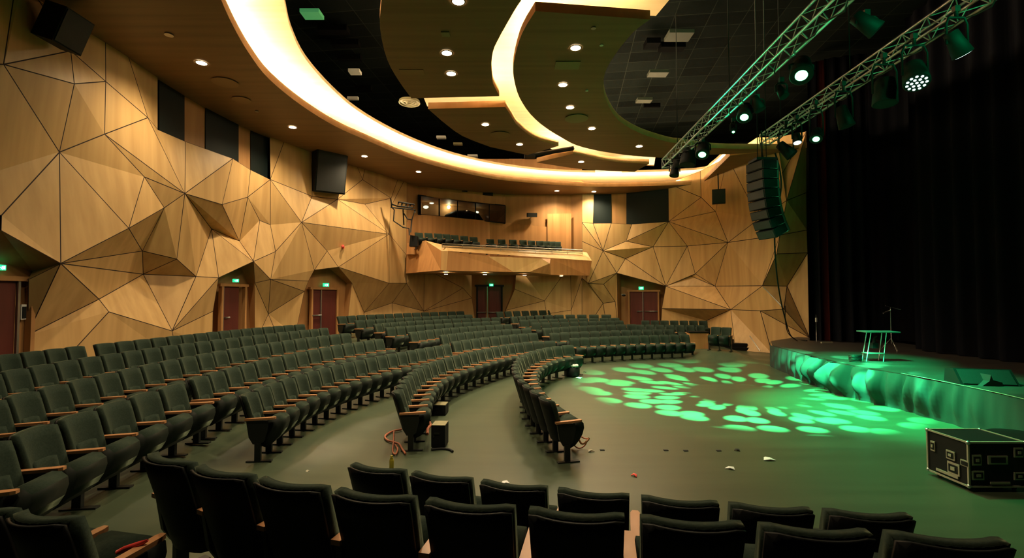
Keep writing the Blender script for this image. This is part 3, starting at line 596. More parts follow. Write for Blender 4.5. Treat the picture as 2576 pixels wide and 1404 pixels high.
def make_chair(balcony=False):
    root=empty('auditorium_chair')
    b=NB(); curved_panel(b,.215,.228,.36,.955,-.10,-.265,.085,.075,corner=.012,push=.008); bevel(b,.010,2,50); link('backrest',b,'fabric',root)
    b=NB(); curved_panel(b,.13,.135,.49,.655,-.092,-.136,.045,.03,6,3,.01); lum=link('lumbar_pad',b,'fabric',root.children[0])
    b=NB(); curved_panel(b,.212,.225,.30,.945,-.125,-.322,.022,.075,corner=.012); link('back_shell',b,'backshell',root)
    # tipped up seat: padded wedge standing on its rear edge
    prof=[(.0,.44),(.05,.53),(.12,.60),(.20,.635),(.28,.625),(.335,.575),(.345,.50),(.315,.40),(.26,.31),(.19,.235),(.11,.195),(.045,.22),(.01,.31)]
    b=NB(); prism(b,[(-.208,y,z) for y,z in prof],(.416,0,0)); bevel(b,.022,2,40)
    for f in b.faces: f.smooth=True; c=f.calc_center_median(); f.material_index=1 if (f.normal.y>-.1 and c.z<.585 and abs(f.normal.x)<.8 and f.normal.z<.35) or c.z<.25 else 0
    b.normal_update()
    for f in b.faces:
        c=f.calc_center_median(); f.material_index=1 if (c.z<.56 and c.y>.10 and f.normal.z<.5) or c.z<.30 else 0
    link('seat',b,['fabric','shell'],root)
    def side(x,par):
        b=NB(); prism(b,[(x-.018,y,z) for y,z in [(-.14,.60),(.16,.60),(.17,.50),(.12,.30),(.06,.26),(-.04,.26),(-.10,.36)]],(.036,0,0)); bevel(b,.006,1)
        box(b,(x,.03,.14),(.05,.09,.27)); l_=link('leg',b,'iron',par)
        b=NB(); box(b,(x,.05,.012),(.07,.36,.018)); bevel(b,.006,1); link('foot_plate',b,'iron',l_)
        b=NB(); prism(b,[(x-.030,-.16,.605),(x+.030,-.16,.605),(x+.034,.10,.615),(x+.034,.24,.622),(x+.020,.275,.624),(x-.020,.275,.624),(x-.034,.24,.622),(x-.034,.10,.615)],(0,0,.03)); bevel(b,.008,2); link('armrest',b,'arm',par)
    side(.265,root)
    return root,side
proto,side=make_chair()
import itertools
used=False; NCH=0
sidemesh=[c for c in proto.children if c.name.startswith(('leg','armrest'))]
def put_chair(p,nr,zf,sp,label,group,endside=False):
    global used,NCH
    r=proto if not used else copy_tree(proto); used=True; NCH+=1
    r.location=(p.x-nr.x*-.27,p.y-nr.y*-.27,zf) ; r.rotation_euler=(0,0,math.atan2(nr.y,nr.x)-math.pi/2)
    k=max(.86,min(1.12,sp/.53)); r.scale=(k,1,1)
    tag(r,label,'chair',group)
    if endside:
        for ch in list(r.children):
            if ch.name.startswith('leg') or ch.name.startswith('armrest'):
                c=copy_tree(ch,r); c.location.x-=.53
    return r
for key,zf,pl,sp,ph,frm in SEATS:
    n_=len(pl)
    # which end lacks a neighbour on local -x
    p0,n0=pl[0]; d=pl[1][0]-pl[0][0]; rx=Vector((n0.y,-n0.x,0)); first_is_minus=d.dot(rx)>0
    for i,(p,nr) in enumerate(pl):
        if i==0: w_='endmost'
        where=f"{WORD[i+1]} from the {'near' if frm=='near' else 'left'} end of {ph}"
        # facing tweak
        lb_='green folding chair, '+where; lb_=lb_ if len(lb_.split())<=16 else 'green chair '+where.replace(' end of',' end,'); assert len(lb_.split())<=16,lb_; put_chair(p,nr,zf,sp,lb_,'green auditorium chairs in curved rows',endside=(i==0 if first_is_minus else i==n_-1))
print('CHAIRS',NCH)
# ================= BALCONY =================
bal=empty('balcony',(0,0,0),0,'wooden clad balcony with folded front hanging below the control room','balcony')
tl,wl0,wl1,cbl=aty(1110,631,24.2),aty(1024,612,26.6),aty(1070,605,26.0),aty(1109,680,24.2)
A=aty(1127,631.5,24.0);Bq=aty(1489,656,29.0);a=aty(1123,681,24.0);bq=aty(1482,694,28.7)
b=NB()
wlb=aty(1021,688,26.6)
addf(b,[wl0,wl1,tl,cbl,wlb],0)
addf(b,[tl,A,a,cbl],1)
p1,p2,p3,p4,p5=aty(1227.6,645,25.0),aty(1362,650.5,26.9),aty(1383,663,27.0),aty(1331,684.5,26.3),aty(1292,684.5,25.8)
r1,r2=aty(1385,650.5,27.4),aty(1385,691,27.4)
addf(b,[A,p1,p5,a],0); addf(b,[p1,p2,p3,p4,p5],1); addf(b,[p2,r1,r2,p3],0); addf(b,[p3,r2,p4],0); addf(b,[r1,Bq,bq,r2],0)
addf(b,[Bq,bq,aty(1476,700,30.2),aty(1476,650,30.2)],0)
c1,c2,c3=aty(1118,617,24.6),aty(1462,633,29.6),aty(1476,635,29.6)
addf(b,[wl1,c1,A,tl],1); addf(b,[c1,c2,Bq,A],1); addf(b,[c2,c3,Bq],1)
link('front_cladding',b,['balc','veneer'],bal)
me=bal.children[0].data; ca=me.color_attributes.new('tone','FLOAT_COLOR','CORNER')
for d_ in ca.data: d_.color=(1,1,1,1)
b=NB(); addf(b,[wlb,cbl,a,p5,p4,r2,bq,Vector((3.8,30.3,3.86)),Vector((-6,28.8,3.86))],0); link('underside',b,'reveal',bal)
def under(u,v): return atz(u,v,3.8)
b=NB(); DK=5.08
addf(b,[aty(1024,640,26.2)*1,aty(1120,640,25.9),aty(1460,641,29.7),aty(1470,640,30.3),aty(1020,640,28.6)],0); link('tier_floor',b,'black',bal)
rl=NB()
for y0,y1,dz in ((617,633.5,0),(621,637,0),(613,629.5,0)):
    tube(rl,[aty(1112,y0,24.3),aty(1465,y1,29.2)],.026,6)
for k in range(9):
    t=k/8; Yk=24.3+4.9*t; u=1288+((1112-1288)*24.3*(1-t)+(1465-1288)*29.2*t)/Yk
    v=0
    pt=aty(1112,613,24.3).lerp(aty(1465,629.5,29.2),t); pb=aty(1112,626,24.3).lerp(aty(1465,641,29.2),t); tube(rl,[pt,pb],.018,6)
link('guard_rail',rl,'metal',bal)
# balcony seats
def balcony_chairs(pts,n_,lab,grp):
    P=[aty(*p) for p in pts]
    for i in range(n_):
        t=i/(n_-1)*(len(P)-1); k=min(int(t),len(P)-2); p=P[k].lerp(P[k+1],t-k); nr=(Vector((3.5,14,0))-Vector((p.x,p.y,0))).normalized()
        r=copy_tree(proto)
        r.location=(p.x+nr.x*.27,p.y+nr.y*.27,p.z-.95); r.rotation_euler=(0,0,math.atan2(nr.y,nr.x)-math.pi/2); r.scale=(.98,1.0,1)
        tag(r,f'dark green chair on the balcony, {WORD[i+1]} from the left in {lab}','chair',grp)
balcony_chairs([(1052,586,26.6),(1100,588,26.8),(1142,592,27.0),(1190,597,27.2)],7,'the left group','balcony chairs')
balcony_chairs([(1232,602,28.2),(1308,604.5,28.8),(1364,607,29.3),(1401,609,29.6)],9,'the right group','balcony chairs')
for (u,v),lab in zip([(1122,689.5),(1220,690.5),(1320,692.5),(1412,694)],['leftmost','second from the left','third from the left','rightmost']):
    e=downlight(u,v,f'recessed lamp under the balcony, {lab} of the four',32,z=3.78,r=.11,group='recessed lamps under the balcony',angle=160)
# ================= STAGE =================
ZS=.82
FE=[(1940,858),(1944,869),(2005,885),(2070,901),(2141,918),(2270,940),(2455,977),(2576,1004),(2800,1060),(3300,1200)]
fe=[atz(u,v,ZS) for u,v in FE]
BE=[(3600,960),(2900,930),(2576,905),(2330,880),(2180,858),(2037,857)]
be=[atz(u,v,ZS) for u,v in BE]+[Vector((13.5,22,ZS))]
be=[p+Vector((.9,.9,0)) if i<5 else p for i,p in enumerate(be)]
st=empty('stage',(0,0,0),0,'low black stage platform with cloth skirt at the right, lit green','stage')
b=NB(); prism(b,fe+be,(0,0,-.06)); link('platform',b,'stagefloor',st)
# skirt: cloth with gathers
b=NB(); path=smooth(fe,14); L=0; prev=None; n_=len(path); rings=[]
acc=[0]
for p,q in zip(path[:-1],path[1:]): acc.append(acc[-1]+(q-p).length)
def res(path,acc,ds):
    out=[]; s=0; i=0
    while s<acc[-1]:
        while acc[i+1]<s: i+=1
        t=(s-acc[i])/(acc[i+1]-acc[i]+1e-9); out.append((path[i].lerp(path[i+1],t),(path[i+1]-path[i]).normalized(),s)); s+=ds
    return out
sam=res(path,acc,.05)
for p,d,s in sam:
    nrm=Vector((d.y,-d.x,0)); 
    if nrm.x>0: nrm=-nrm
    g=2.2*math.exp(-((s-6.2)/2.1)**2)+.5*math.exp(-((s-9.3)/1.0)**2)
    col=[]
    for j in range(9):
        t=j/8; z=ZS-.01-(ZS-.01)*t
        wv=math.sin(s*15+1.2*math.sin(t*3+s*2))*.5+math.sin(s*26+t*1.5)*.2+math.sin(s*5.1)*.4
        am=.012+g*(.05+.09*math.sin(math.pi*min(t*1.1,1)))
        lean={True:0}.get(False,0)
        col.append(b.verts.new(p+nrm*(.02+am*(wv+1.0))+Vector((0,0,z-ZS))))
    rings.append(col)
for A_,B_ in zip(rings[:-1],rings[1:]):
    for j in range(8): b.faces.new((A_[j],A_[j+1],B_[j+1],B_[j])).smooth=True
link('skirt',b,'stagecloth',st)
b=NB(); tube(b,[p+Vector((-.03,0,.008)) for p in path[14*5:]],.007,6); link('edge_trim',b,'pale',st)
# curtains
def curtain(name,px,z0,z1,m_,label,amp=.11,wl_=.42,cat='curtain'):
    P=smooth([atz(u,v,ZS) for u,v in px],6); ac=[0]
    for p,q in zip(P[:-1],P[1:]): ac.append(ac[-1]+(q-p).length)
    S=res(P,ac,.06); b=NB(); R_=[]
    for p,d,s in S:
        nrm=Vector((-d.y,d.x,0)); o_=amp*(math.sin(s*2*math.pi/wl_)+.4*math.sin(s*2*math.pi/wl_*.37+1))
        R_.append([b.verts.new(Vector((p.x,p.y,z))+nrm*(o_*(1 if z<z1-1 else .5))) for z in (z0,z0+2,z0+5,z1)])
    for A_,B_ in zip(R_[:-1],R_[1:]):
        for j in range(3): b.faces.new((A_[j],A_[j+1],B_[j+1],B_[j])).smooth=True
    bmesh.ops.solidify(b,geom=b.faces[:],thickness=.02)
    o=link(name,b,m_); tag(o,label,cat)
curtain('stage_curtain',[(2046,858),(2066,858)],ZS+.02,12,'curtain','black side curtain strip next to the panelled wall edge')
curtain('stage_curtain',[(2068,859),(2088,859)],ZS+.02,12,'curtainred','dark red curtain edge between the black stage curtains')
curtain('stage_curtain',[(2090,860),(2140,861),(2205,863)],ZS+.02,12,'curtain','black gathered curtain behind the small stage table')
curtain('stage_curtain',[(2300,880),(2400,893),(2500,905),(2700,930)],ZS+.02,12,'curtain','wide black gathered curtain at the right of the stage',.14,.6)
curtain('stage_curtain',[(2140,850),(2230,856),(2350,866)],ZS+.02,12,'curtain','recessed black backdrop curtain behind the microphone stand',.05,.5)
b=NB(); box(b,(26,17,6),(.2,30,13)); box(b,(20,30,6),(12,.2,13)); o=link('wall_stage',b,'black'); tag(o,kind='structure')
# ================= TRUSSES =================
def truss(u0,v0,u1,v1,zt,name_label,ext=1.18,s=.3):
    A=atz(u0,v0,zt); B=atz(u1,v1,zt); B=A+(B-A)*ext; d=(B-A).normalized(); rt=Vector((d.y,-d.x,0))
    if rt.x<0: rt=-rt
    e=empty('lighting_truss',A,0,name_label,'truss'); offs=[Vector((0,0,0)),rt*s,Vector((0,0,-s)),rt*s+Vector((0,0,-s))]
    L=(B-A).length
    for o_ in offs:
        b=NB(); tube(b,[o_,d*L+o_],.025,8); link('chord',b,'alu',e)
    b=NB(); n_=int(L/s)
    for (p,q) in ((0,1),(0,2),(2,3),(1,3)):
        for k in range(n_):
            a_,c_=(p,q) if k%2==0 else (q,p)
            tube(b,[d*(k*s)+offs[a_],d*((k+1)*s)+offs[c_]],.010,5,cap=False)
    for k in (0,n_):
        for (p,q) in ((0,1),(1,3),(3,2),(2,0)): tube(b,[d*(k*s)+offs[p],d*(k*s)+offs[q]],.014,5,cap=False)
    lc=link('lacing',b,'alu',e)
    for t in (.12,.5,.85):
        b=NB(); tube(b,[d*(L*t)+offs[0]+rt*s*.5,d*(L*t)+rt*s*.5+Vector((0,0,12-zt))],.012,6); link('hanging_cable',b,'black',e)
    return A,d,rt
T1=truss(1665.6,402,2050,0,7.5,'left lighting truss hanging over the floor with green lamps')
T2=truss(1911,340,2392,0,7.77,'right lighting truss over the stage with dark lamps')
# ---------- stage lamps ----------
def fixture(u,v,Xt,kind,label,aim=(0,0,-1),glow=None,size=.17,par=False):
    d=ray(u,v); P=EYE+d*(Xt/d.x); Zt=7.2 if Xt<6.5 else 7.47
    e=empty('stage_lamp',P,0,label,'stage lamp')
    aim=Vector(aim).normalized(); q=aim.to_track_quat('Z','Y').to_matrix()
    b=NB(); r=size
    pr=[(-1.5*r,.55*r),(-1.35*r,.8*r),(-.6*r,.9*r),(.2*r,1.0*r),(1.0*r,1.05*r),(1.05*r,.98*r)] if not par else [(-1.6*r,.45*r),(-1.5*r,.7*r),(-.5*r,.78*r),(1.3*r,1.0*r),(1.32*r,.94*r)]
    tube(b,[q@Vector((0,0,z)) for z,_ in pr],[s for _,s in pr],18); 
    bd=link('lamp_body',b,'black',e)
    b=NB(); z=pr[-1][0]+.004
    if kind=='led':
        bmesh.ops.create_circle(b,cap_ends=True,segments=18,radius=r*.9,matrix=(Matrix.Translation(q@Vector((0,0,z)))@q.to_4x4())); link('lens',b,'darkglass',e)
        b=NB()
        for rr,n_ in ((0,1),(.38,6),(.72,11)):
            for k in range(n_):
                b=NB(); bmesh.ops.create_circle(b,cap_ends=True,segments=8,radius=r*.12,matrix=(Matrix.Translation(q@Vector((math.cos(6.283*k/n_)*rr*r,math.sin(6.283*k/n_)*rr*r,z+.006)))@q.to_4x4())); link('led',b,glow,e)
    else:
        bmesh.ops.create_circle(b,cap_ends=True,segments=18,radius=r*(.55 if glow=='greenled' else .85),matrix=(Matrix.Translation(q@Vector((0,0,z)))@q.to_4x4())); link('lens',b,glow or 'darkglass',e)
    # yoke and clamp
    b=NB(); w_=r*1.18; h=max(.15,Zt-P.z-.06); xs=Vector((1,0,0))
    tube(b,[xs*w_,xs*w_+Vector((0,0,h*.6)),xs*w_*.75+Vector((0,0,h*.8)),-xs*w_*.75+Vector((0,0,h*.8)),-xs*w_+Vector((0,0,h*.6)),-xs*w_],.02,6); tube(b,[Vector((0,0,h*.8)),Vector((0,0,h+.03))],.03,6)
    yk=link('yoke',b,'black',e)
    b=NB(); box(b,(0,0,h+.03),(.09,.07,.10)); bevel(b,.015,1); link('clamp',b,'iron',yk)
    return P
gl='greenled'
lampP=fixture(2016,176,5.7,'spot','moving head lamp glowing brightest green on the left truss',(-.35,-.55,-.8),gl,.20)
fixture(1874,284,5.65,'spot','green glowing lamp under the middle of the left truss',(-.35,-.5,-.8),gl,.17)
fixture(1768,378,5.6,'spot','green glowing lamp near the far end of the left truss',(-.3,-.5,-.8),gl,.19)
fixture(1845,329,5.75,'spot','tiny green glowing lamp below the middle of the left truss',(-.3,-.6,-.7),gl,.06)
fixture(2054,341,7.6,'spot','green glowing lamp under the far half of the right truss',(-.4,-.5,-.8),gl,.14)
fixture(2302,190,7.5,'led','round lamp with lit white led dots on the right truss',(-.25,-.45,-.85),'whiteled',.20)
fixture(2408,112,7.5,'spot','long can lamp aimed right with a pale lit rim, right truss',(.55,.1,-.8),'whiteled',.15,True)
fixture(2226,236,7.5,'spot','unlit black moving head on the right truss left of the led lamp',(-.1,-.1,-1),None,.21)
fixture(2123,296,7.55,'spot','unlit green edged can lamp on the right truss',(.25,-.1,-1),None,.17,True)
fixture(1978,378,7.65,'spot','unlit can lamp at the far end of the right truss above the speaker array',(.5,-.3,-.7),None,.17,True)
fixture(2005,350,7.7,'spot','lamp with pale teal lens at the far end of the right truss',(-.1,-.3,-1),'whiteled',.11)
fixture(1732,396,5.6,'spot','unlit black moving head near the far end of the left truss',(-.2,-.1,-1),None,.24)
fixture(1706,405,5.55,'spot','unlit round lamp body at the far end of the left truss',(.3,-.1,-1),None,.18)
fixture(1697,432,5.5,'spot','lowest small black lamp hanging at the far tip of the left truss',(-.2,-.2,-1),None,.15)
fixture(1905,262,5.8,'spot','unlit can lamp hanging right of the left truss middle',(.3,-.2,-.9),None,.13,True)
fixture(1966,232,5.7,'spot','small unlit lamp with chrome rim between the two trusses',(.2,-.4,-.8),None,.10,True)
fixture(2180,60,5.9,'spot','unlit can lamp beside the near end of the left truss',(.6,-.2,-.6),None,.15,True)
# cable bundles along trusses
for (A_,d_,rt_),lab in ((T1,'black cable looped along the left truss'),(T2,'black cable looped along the right truss')):
    b=NB(); pts=[]
    for k in range(60):
        s=k*.2; pts.append(A_+d_*s+rt_*(.15+.08*math.sin(k*1.7))+Vector((0,0,-.33-.10*abs(math.sin(k*.55)))))
    tube(b,pts,.014,5); o=link('power_cable',b,'iron'); tag(o,lab,'cable')
# ---------- line array ----------
P=aty(1917,409,13.4); e=empty('line_array_speaker',P,0,'tall curved black line array of stacked speaker cabinets hanging beside the stage','speaker array')
ang=[0,1,3,6,10,15,21,27]; pos=Vector((0,0,0)); Rz=Matrix.Rotation(math.radians(14),3,'Z')
for i,an in enumerate(ang):
    R=Rz@Matrix.Rotation(math.radians(-an),3,'Y'); h=.262
    b=NB(); c=pos+R@Vector((0,0,-h/2)); box(b,c,(.50,.66,h-.018),R); bevel(b,.015,1); cb=link('cabinet',b,'black',e)
    b=NB(); box(b,c+R@Vector((-.256,0,0)),(.02,.60,h-.06),R); link('grille',b,'grille',cb)
    b=NB(); tube(b,[c+R@Vector((-.05,-.335,-h/2+.02)),c+R@Vector((.20,-.335,-h/2+.02))],.008,5); box(b,c+R@Vector((.2,-.33,0)),(.05,.03,h*.9),R); link('rigging_link',b,'metal',cb)
    pos=pos+R@Vector((0,0,-h))
b=NB(); box(b,(0,0,.05),(.55,.5,.07)); tube(b,[(0,0,.1),(0,0,.9)],.02,6); tube(b,[(.1,.1,.1),(.2,.5,.8)],.015,6); link('flying_frame',b,'iron',e)
for k in range(1): pass
b=NB(); tube(b,[(-.12,0,.08),(-.12,0,6)],.012,6); tube(b,[(.12,0,.08),(.12,0,6)],.012,6); link('chain',b,'iron',e)
def cable(name,pts,r,m_,label,cat='cable'):
    b=NB(); P_=smooth([Vector(p) for p in pts],6); tube(b,P_,r,6); o=link(name,b,m_); tag(o,label,cat); return o
cable('speaker_cable',[aty(1950,385,13.6),aty(1962,430,13.7),aty(1964,480,13.8),aty(1950,560,13.9),aty(1950,640,14.4),aty(1958,720,15.5),aty(1972,790,17),atz(1992,851,.84)+Vector((0,0,.05)),atz(2030,857,.86)],.022,'black','thick black cable falling from the speaker array to the stage')
cable('speaker_cable',[aty(1975,770,17.6),aty(1976,810,18),aty(1984,840,18.2),atz(2006,858,.86)],.014,'black','thinner black cable loop at the foot of the panelled wall')
cable('orange_clip_cable',[aty(1948,430,13.2),aty(1956,450,13.2),aty(1949,470,13.2),aty(1957,500,13.2)],.02,'pale','pale straps twisted along the back of the speaker array')
# ---------- wall speakers ----------
def speaker(C,size,R,label,name='wall_speaker',bracket=None):
    e=empty(name,C,0,label,'speaker'); w_,d_,h_=size
    b=NB(); vs_=box(b,(0,0,0),(w_,d_,h_),R); bevel(b,.02,2); link('cabinet',b,'black',e)
    b=NB(); box(b,R@Vector((0,-d_/2-.012,0)),(w_*.92,.02,h_*.92),R); bevel(b,.006,1); link('grille',b,'grille',e)
    if bracket:
        b=NB(); tube(b,[Vector(p)-C for p in bracket],.03,6); link('bracket',b,'iron',e)
    return e
def faceR(P,tgt,pitch=0,roll=0):
    t=Vector(tgt)-P; rz=math.atan2(t.y,t.x)+math.pi/2
    return Matrix.Rotation(rz,3,'Z')@Matrix.Rotation(math.radians(pitch),3,'X')@Matrix.Rotation(math.radians(roll),3,'Y')
C=onwall(160,72,1.2); speaker(C,(.62,.55,.78),faceR(C,(2,9,3),20,4),'large black loudspeaker high on the left wall at the top left corner',bracket=[C,onwall(150,85,.3)])
C=onwall(828,432,1.0); speaker(C,(1.42,.5,1.9),faceR(C,(3,11,3),14,-3),'wide black tapered loudspeaker on the left wall under the soffit edge',bracket=[C,onwall(828,420,.2)])
C=onwall(1808,495,1.9); speaker(C,(.62,.45,.72),faceR(C,(3,6,2.6),4),'small black loudspeaker hanging on a pole on the right wall',bracket=[C,C+Vector((0,.05,1.2))])
C=onwall(1338,541,.5); speaker(C,(.62,.35,.26),faceR(C,(3,6,4),8),'small black box speaker on the back wall right of the control window',bracket=[C,onwall(1338,545,.1)])
for (u,v,w_),lab in zip(((1095,471,.9),(1157,478,.95),(1222,487,.9)),('left','middle','right')):
    P=onwall(u,v,.35); b=NB(); box(b,(0,0,0),(w_,.5,.30)); bevel(b,.02,1); o=link('ventilation_box',b,'black',loc=P); tag(o,f'{lab} of three dark boxes under the soffit over the control window','ventilation box')
b=NB(); box(b,(0,0,0),(.95,.18,.12)); bevel(b,.03); o=link('tube_lamp',b,'olive',loc=onwall(1166,471,.8)); tag(o,'pale tube lamp beside the dark boxes under the soffit','lamp')
# bracket frame with lamps at the left balcony corner
Yb=25.2; e=empty('lighting_bracket',(0,0,0),0,'black tubular lighting bracket standing at the left corner of the balcony','bracket')
def pl(pts): return [aty(u,v,Yb+dy) for u,v,dy in pts]
b=NB()
for seg in ([(983,500,0),(986,522,0),(992,528,0),(990,556,0),(1014,572,0),(1029,575,0),(1030,592,0)],[(983,522,0),(1044,528,0),(1036,553,0),(1033,585,0)],[(1014,527,0),(1016,566,.3)],[(1016,537,0),(1025,551,0),(1036,553,0)],[(1044,528,0),(1044,535,0)]): tube(b,pl(seg),.035,6)
link('frame',b,'black',e)
b=NB()
for seg in ([(1003,508,0),(1043,515,0),(1038,523,0),(1000,519,0),(1003,508,0)],[(1012,510,0),(1010,520,0)],[(1022,512,0),(1020,522,0)],[(1033,514,0),(1028,522,0)],[(986,514,0),(1000,519,0)]): tube(b,pl(seg),.04,6)
link('lamp_tray',b,'black',e)
b=NB(); P=aty(1039,596,25.5); prism(b,[P+Vector((-.2,0,-.5)),P+Vector((.25,0,-.5)),P+Vector((.2,0,.05)),P+Vector((-.15,0,.1))],(0,.4,0)); o=link('equipment_case',b,'black'); tag(o,'dark case at the foot of the lighting bracket beside the balcony seats','case')
# ================= STAGE PROPS =================
gB=atz(2190,908,ZS); gB.x+=.1
e=empty('stage_table',gB,math.radians(-4),'small high table with thin green lit top and splayed legs on stage','table')
b=NB(); box(b,(.12,0,.80),(.88,.42,.03)); bevel(b,.01,1); link('table_top',b,'metal',e)
for x0,x1,y0 in ((-.14,-.30,-.15),(.26,.14,-.15),(-.10,-.22,.15),(.30,.22,.15)):
    b=NB(); tube(b,[(x0,y0*.8,.79),(x1,y0,.0)],.012,6); link('leg',b,'alu',e)
b=NB(); box(b,(-.04,-.02,.22),(.42,.3,.02)); link('shelf',b,'alu',e)
b=NB(); box(b,(.0,0,.42),(.16,.14,.14)); bevel(b,.02); tube(b,[(0,0,.47),(.02,0,.62),(.08,0,.68)],[.05,.03,.02],8); o=link('small_mixer',b,'black',loc=gB); tag(o,'small dark device standing on the shelf of the stage table','device')
P=atz(2152,910,ZS); b=NB(); pts=[]
for k in range(50):
    a_=k*.5; pts.append((math.cos(a_)*(.16+.02*math.sin(k)),math.sin(a_)*(.13),.03+.0032*k))
tube(b,pts,.02,6); o=link('coiled_cable',b,'iron',loc=P); tag(o,'black coiled cable heap beside the stage table','cable')
P=atz(2243,884,ZS); e=empty('microphone_stand',P,0,'thin black microphone stand with boom behind the stage table','microphone stand')
b=NB(); tube(b,[(0,0,.25),(0,0,1.42)],.011,8); link('pole',b,'metal',e)
b=NB(); tube(b,[(-.16,0,1.46),(.32,0,1.34)],.009,6); link('boom',b,'metal',e)
b=NB(); tube(b,[(-.24,0,1.22),(0,0,1.32)],[.022,.018],8); link('microphone',b,'metal',e)
for a_ in (20,140,260): 
    b=NB(); tube(b,[(0,0,.42),(.30*math.cos(math.radians(a_)),.30*math.sin(math.radians(a_)),.01)],.009,6); link('leg',b,'metal',e)
# stage monitor wedge
P=atz(2400,968,ZS); e=empty('stage_monitor',P+Vector((.42,.12,0)),math.radians(-12),'low black wedge floor monitor at the stage edge on the right','speaker')
b=NB(); prism(b,[(-.25,-.18,0),(-.25,.34,0),(-.25,.30,.26),(-.25,.05,.30)],(1.0,0,0)); bevel(b,.015,1); link('cabinet',b,'black',e)
b=NB(); prism(b,[(-.20,-.175,.03),(-.20,.03,.285),(-.20,.045,.275),(-.20,-.15,.02)],(.9,0,0)); link('grille',b,'grille',e)
P=atz(2490,973,ZS); P=P+Vector((.1,.05,0)); b=NB(); prism(b,[(-.20,0,0),(.22,0,0),(.20,0,.07),(.02,0,.12),(-.02,0,.22),(-.05,0,.10)],(0,.35,0)); o=link('folded_cloth',b,'tape',loc=P); tag(o,'black folded cloth heap right of the wedge monitor','cloth')
for u,v,lab in ((2080,864,'long pale strip lying at the curtain foot near the wall'),(2467,893,'pale strip lying at the foot of the right curtain')):
    b=NB(); box(b,(0,0,.03),(.42,.08,.05)); bevel(b,.01,1); o=link('batten',b,'pale',loc=atz(u,v,ZS)); tag(o,lab,'batten')
b=NB(); box(b,(0,0,.05),(.08,.06,.09)); bevel(b,.01,1); o=link('small_block',b,'pale',loc=atz(2493,897,ZS)); tag(o,'tiny pale block right of the pale strip on stage','block')
P=atz(2054,860,ZS); e=empty('thin_pole',P,0,'thin pole with a small white clip beside the wall edge on stage','pole'); b=NB(); tube(b,[(0,0,0),(0,0,1.05)],.010,6); link('pole',b,'metal',e); b=NB(); box(b,(0,-.01,.85),(.05,.04,.16)); link('clip',b,'white',e)
# flight case
cx0,cx1,cy0,cy1,hz=6.06,6.84,6.50,7.14,.66
C=Vector(((cx0+cx1)/2,(cy0+cy1)/2,0)); e=empty('flight_case',C,0,'black flight case with metal edges on the floor at lower right','case')
W_,D_,H_=cx1-cx0,cy1-cy0,hz
b=NB(); box(b,(0,0,.06+(H_-.06)/2),(W_-.02,D_-.02,H_-.08)); link('body',b,'black',e)
b=NB()
for sx in (-1,1):
    for sy in (-1,1): box(b,(sx*W_/2*.985,sy*D_/2*.985,.06+(H_-.06)/2),(.022,.022,H_-.06))
for zz in (.07,H_-.01):
    for sy in (-1,1): box(b,(0,sy*D_/2*.985,zz),(W_,.022,.022))
    for sx in (-1,1): box(b,(sx*W_/2*.985,0,zz),(.022,D_,.022))
link('metal_edges',b,'pale',e)
for sx in (-1,1):
    for sy in (-1,1):
        for zz in (.075,H_-.015):
            b=NB(); bmesh.ops.create_uvsphere(b,u_segments=10,v_segments=8,radius=.028,matrix=Matrix.Translation((sx*W_/2*.98,sy*D_/2*.98,zz))); link('corner_ball',b,'metal',e,smooth=True)
        b=NB(); tube(b,[(sx*.30-.015,sy*.22,.03),(sx*.30+.015,sy*.22,.03)],.03,12); link('wheel',b,'iron',e)
def plate(x,z,w_,h_,face,inner=True):
    b=NB(); t=.012
    def bx(cx,cz,ww,hh,m,dep):
        if face=='L': box(b,(-W_/2-dep,cx,cz),(t,ww,hh),mi=m)
        else: box(b,(cx,-D_/2-dep,cz),(ww,t,hh),mi=m)
    bx(x,z,w_,h_,0,.0); bx(x,z,w_*.75,h_*.65,1,.006)
    if inner: bx(x,z,w_*.35,h_*.3,0,.012)
    link('latch_plate',b,['pale','black'],e)
plate(-.06,.40,.13,.12,'L'); plate(-.10,.23,.18,.16,'L'); plate(.22,.44,.07,.14,'L'); plate(-.27,.36,.12,.08,'L',False)
plate(-.28,.42,.12,.14,'R'); plate(.0,.42,.26,.11,'R',False); plate(.28,.52,.12,.13,'R'); plate(-.27,.22,.16,.12,'R'); plate(.28,.21,.14,.10,'R')
for face in ('L','R'):
    b=NB()
    if face=='L': box(b,(-W_/2-.004,.0,.13),(.012,.34,.035))
    else: box(b,(.02,-D_/2-.004,.12),(.26,.012,.03))
    link('label_strip',b,'pale',e)
# dark round drum case behind
P=Vector((8.22,7.9,0)); b=NB(); bmesh.ops.create_cone(b,cap_ends=True,segments=32,radius1=.42,radius2=.42,depth=.34,matrix=Matrix.Translation((0,0,.18))); bevel(b,.02,2,60); e=empty('drum_case',P,0,'round black drum case behind the flight case at the right edge','case'); link('body',b,'black',e)
b=NB(); pts=[(math.cos(k*.2618)*.425,math.sin(k*.2618)*.425,.30) for k in range(25)]; tube(b,pts,.012,5); link('rim',b,'iron',e)
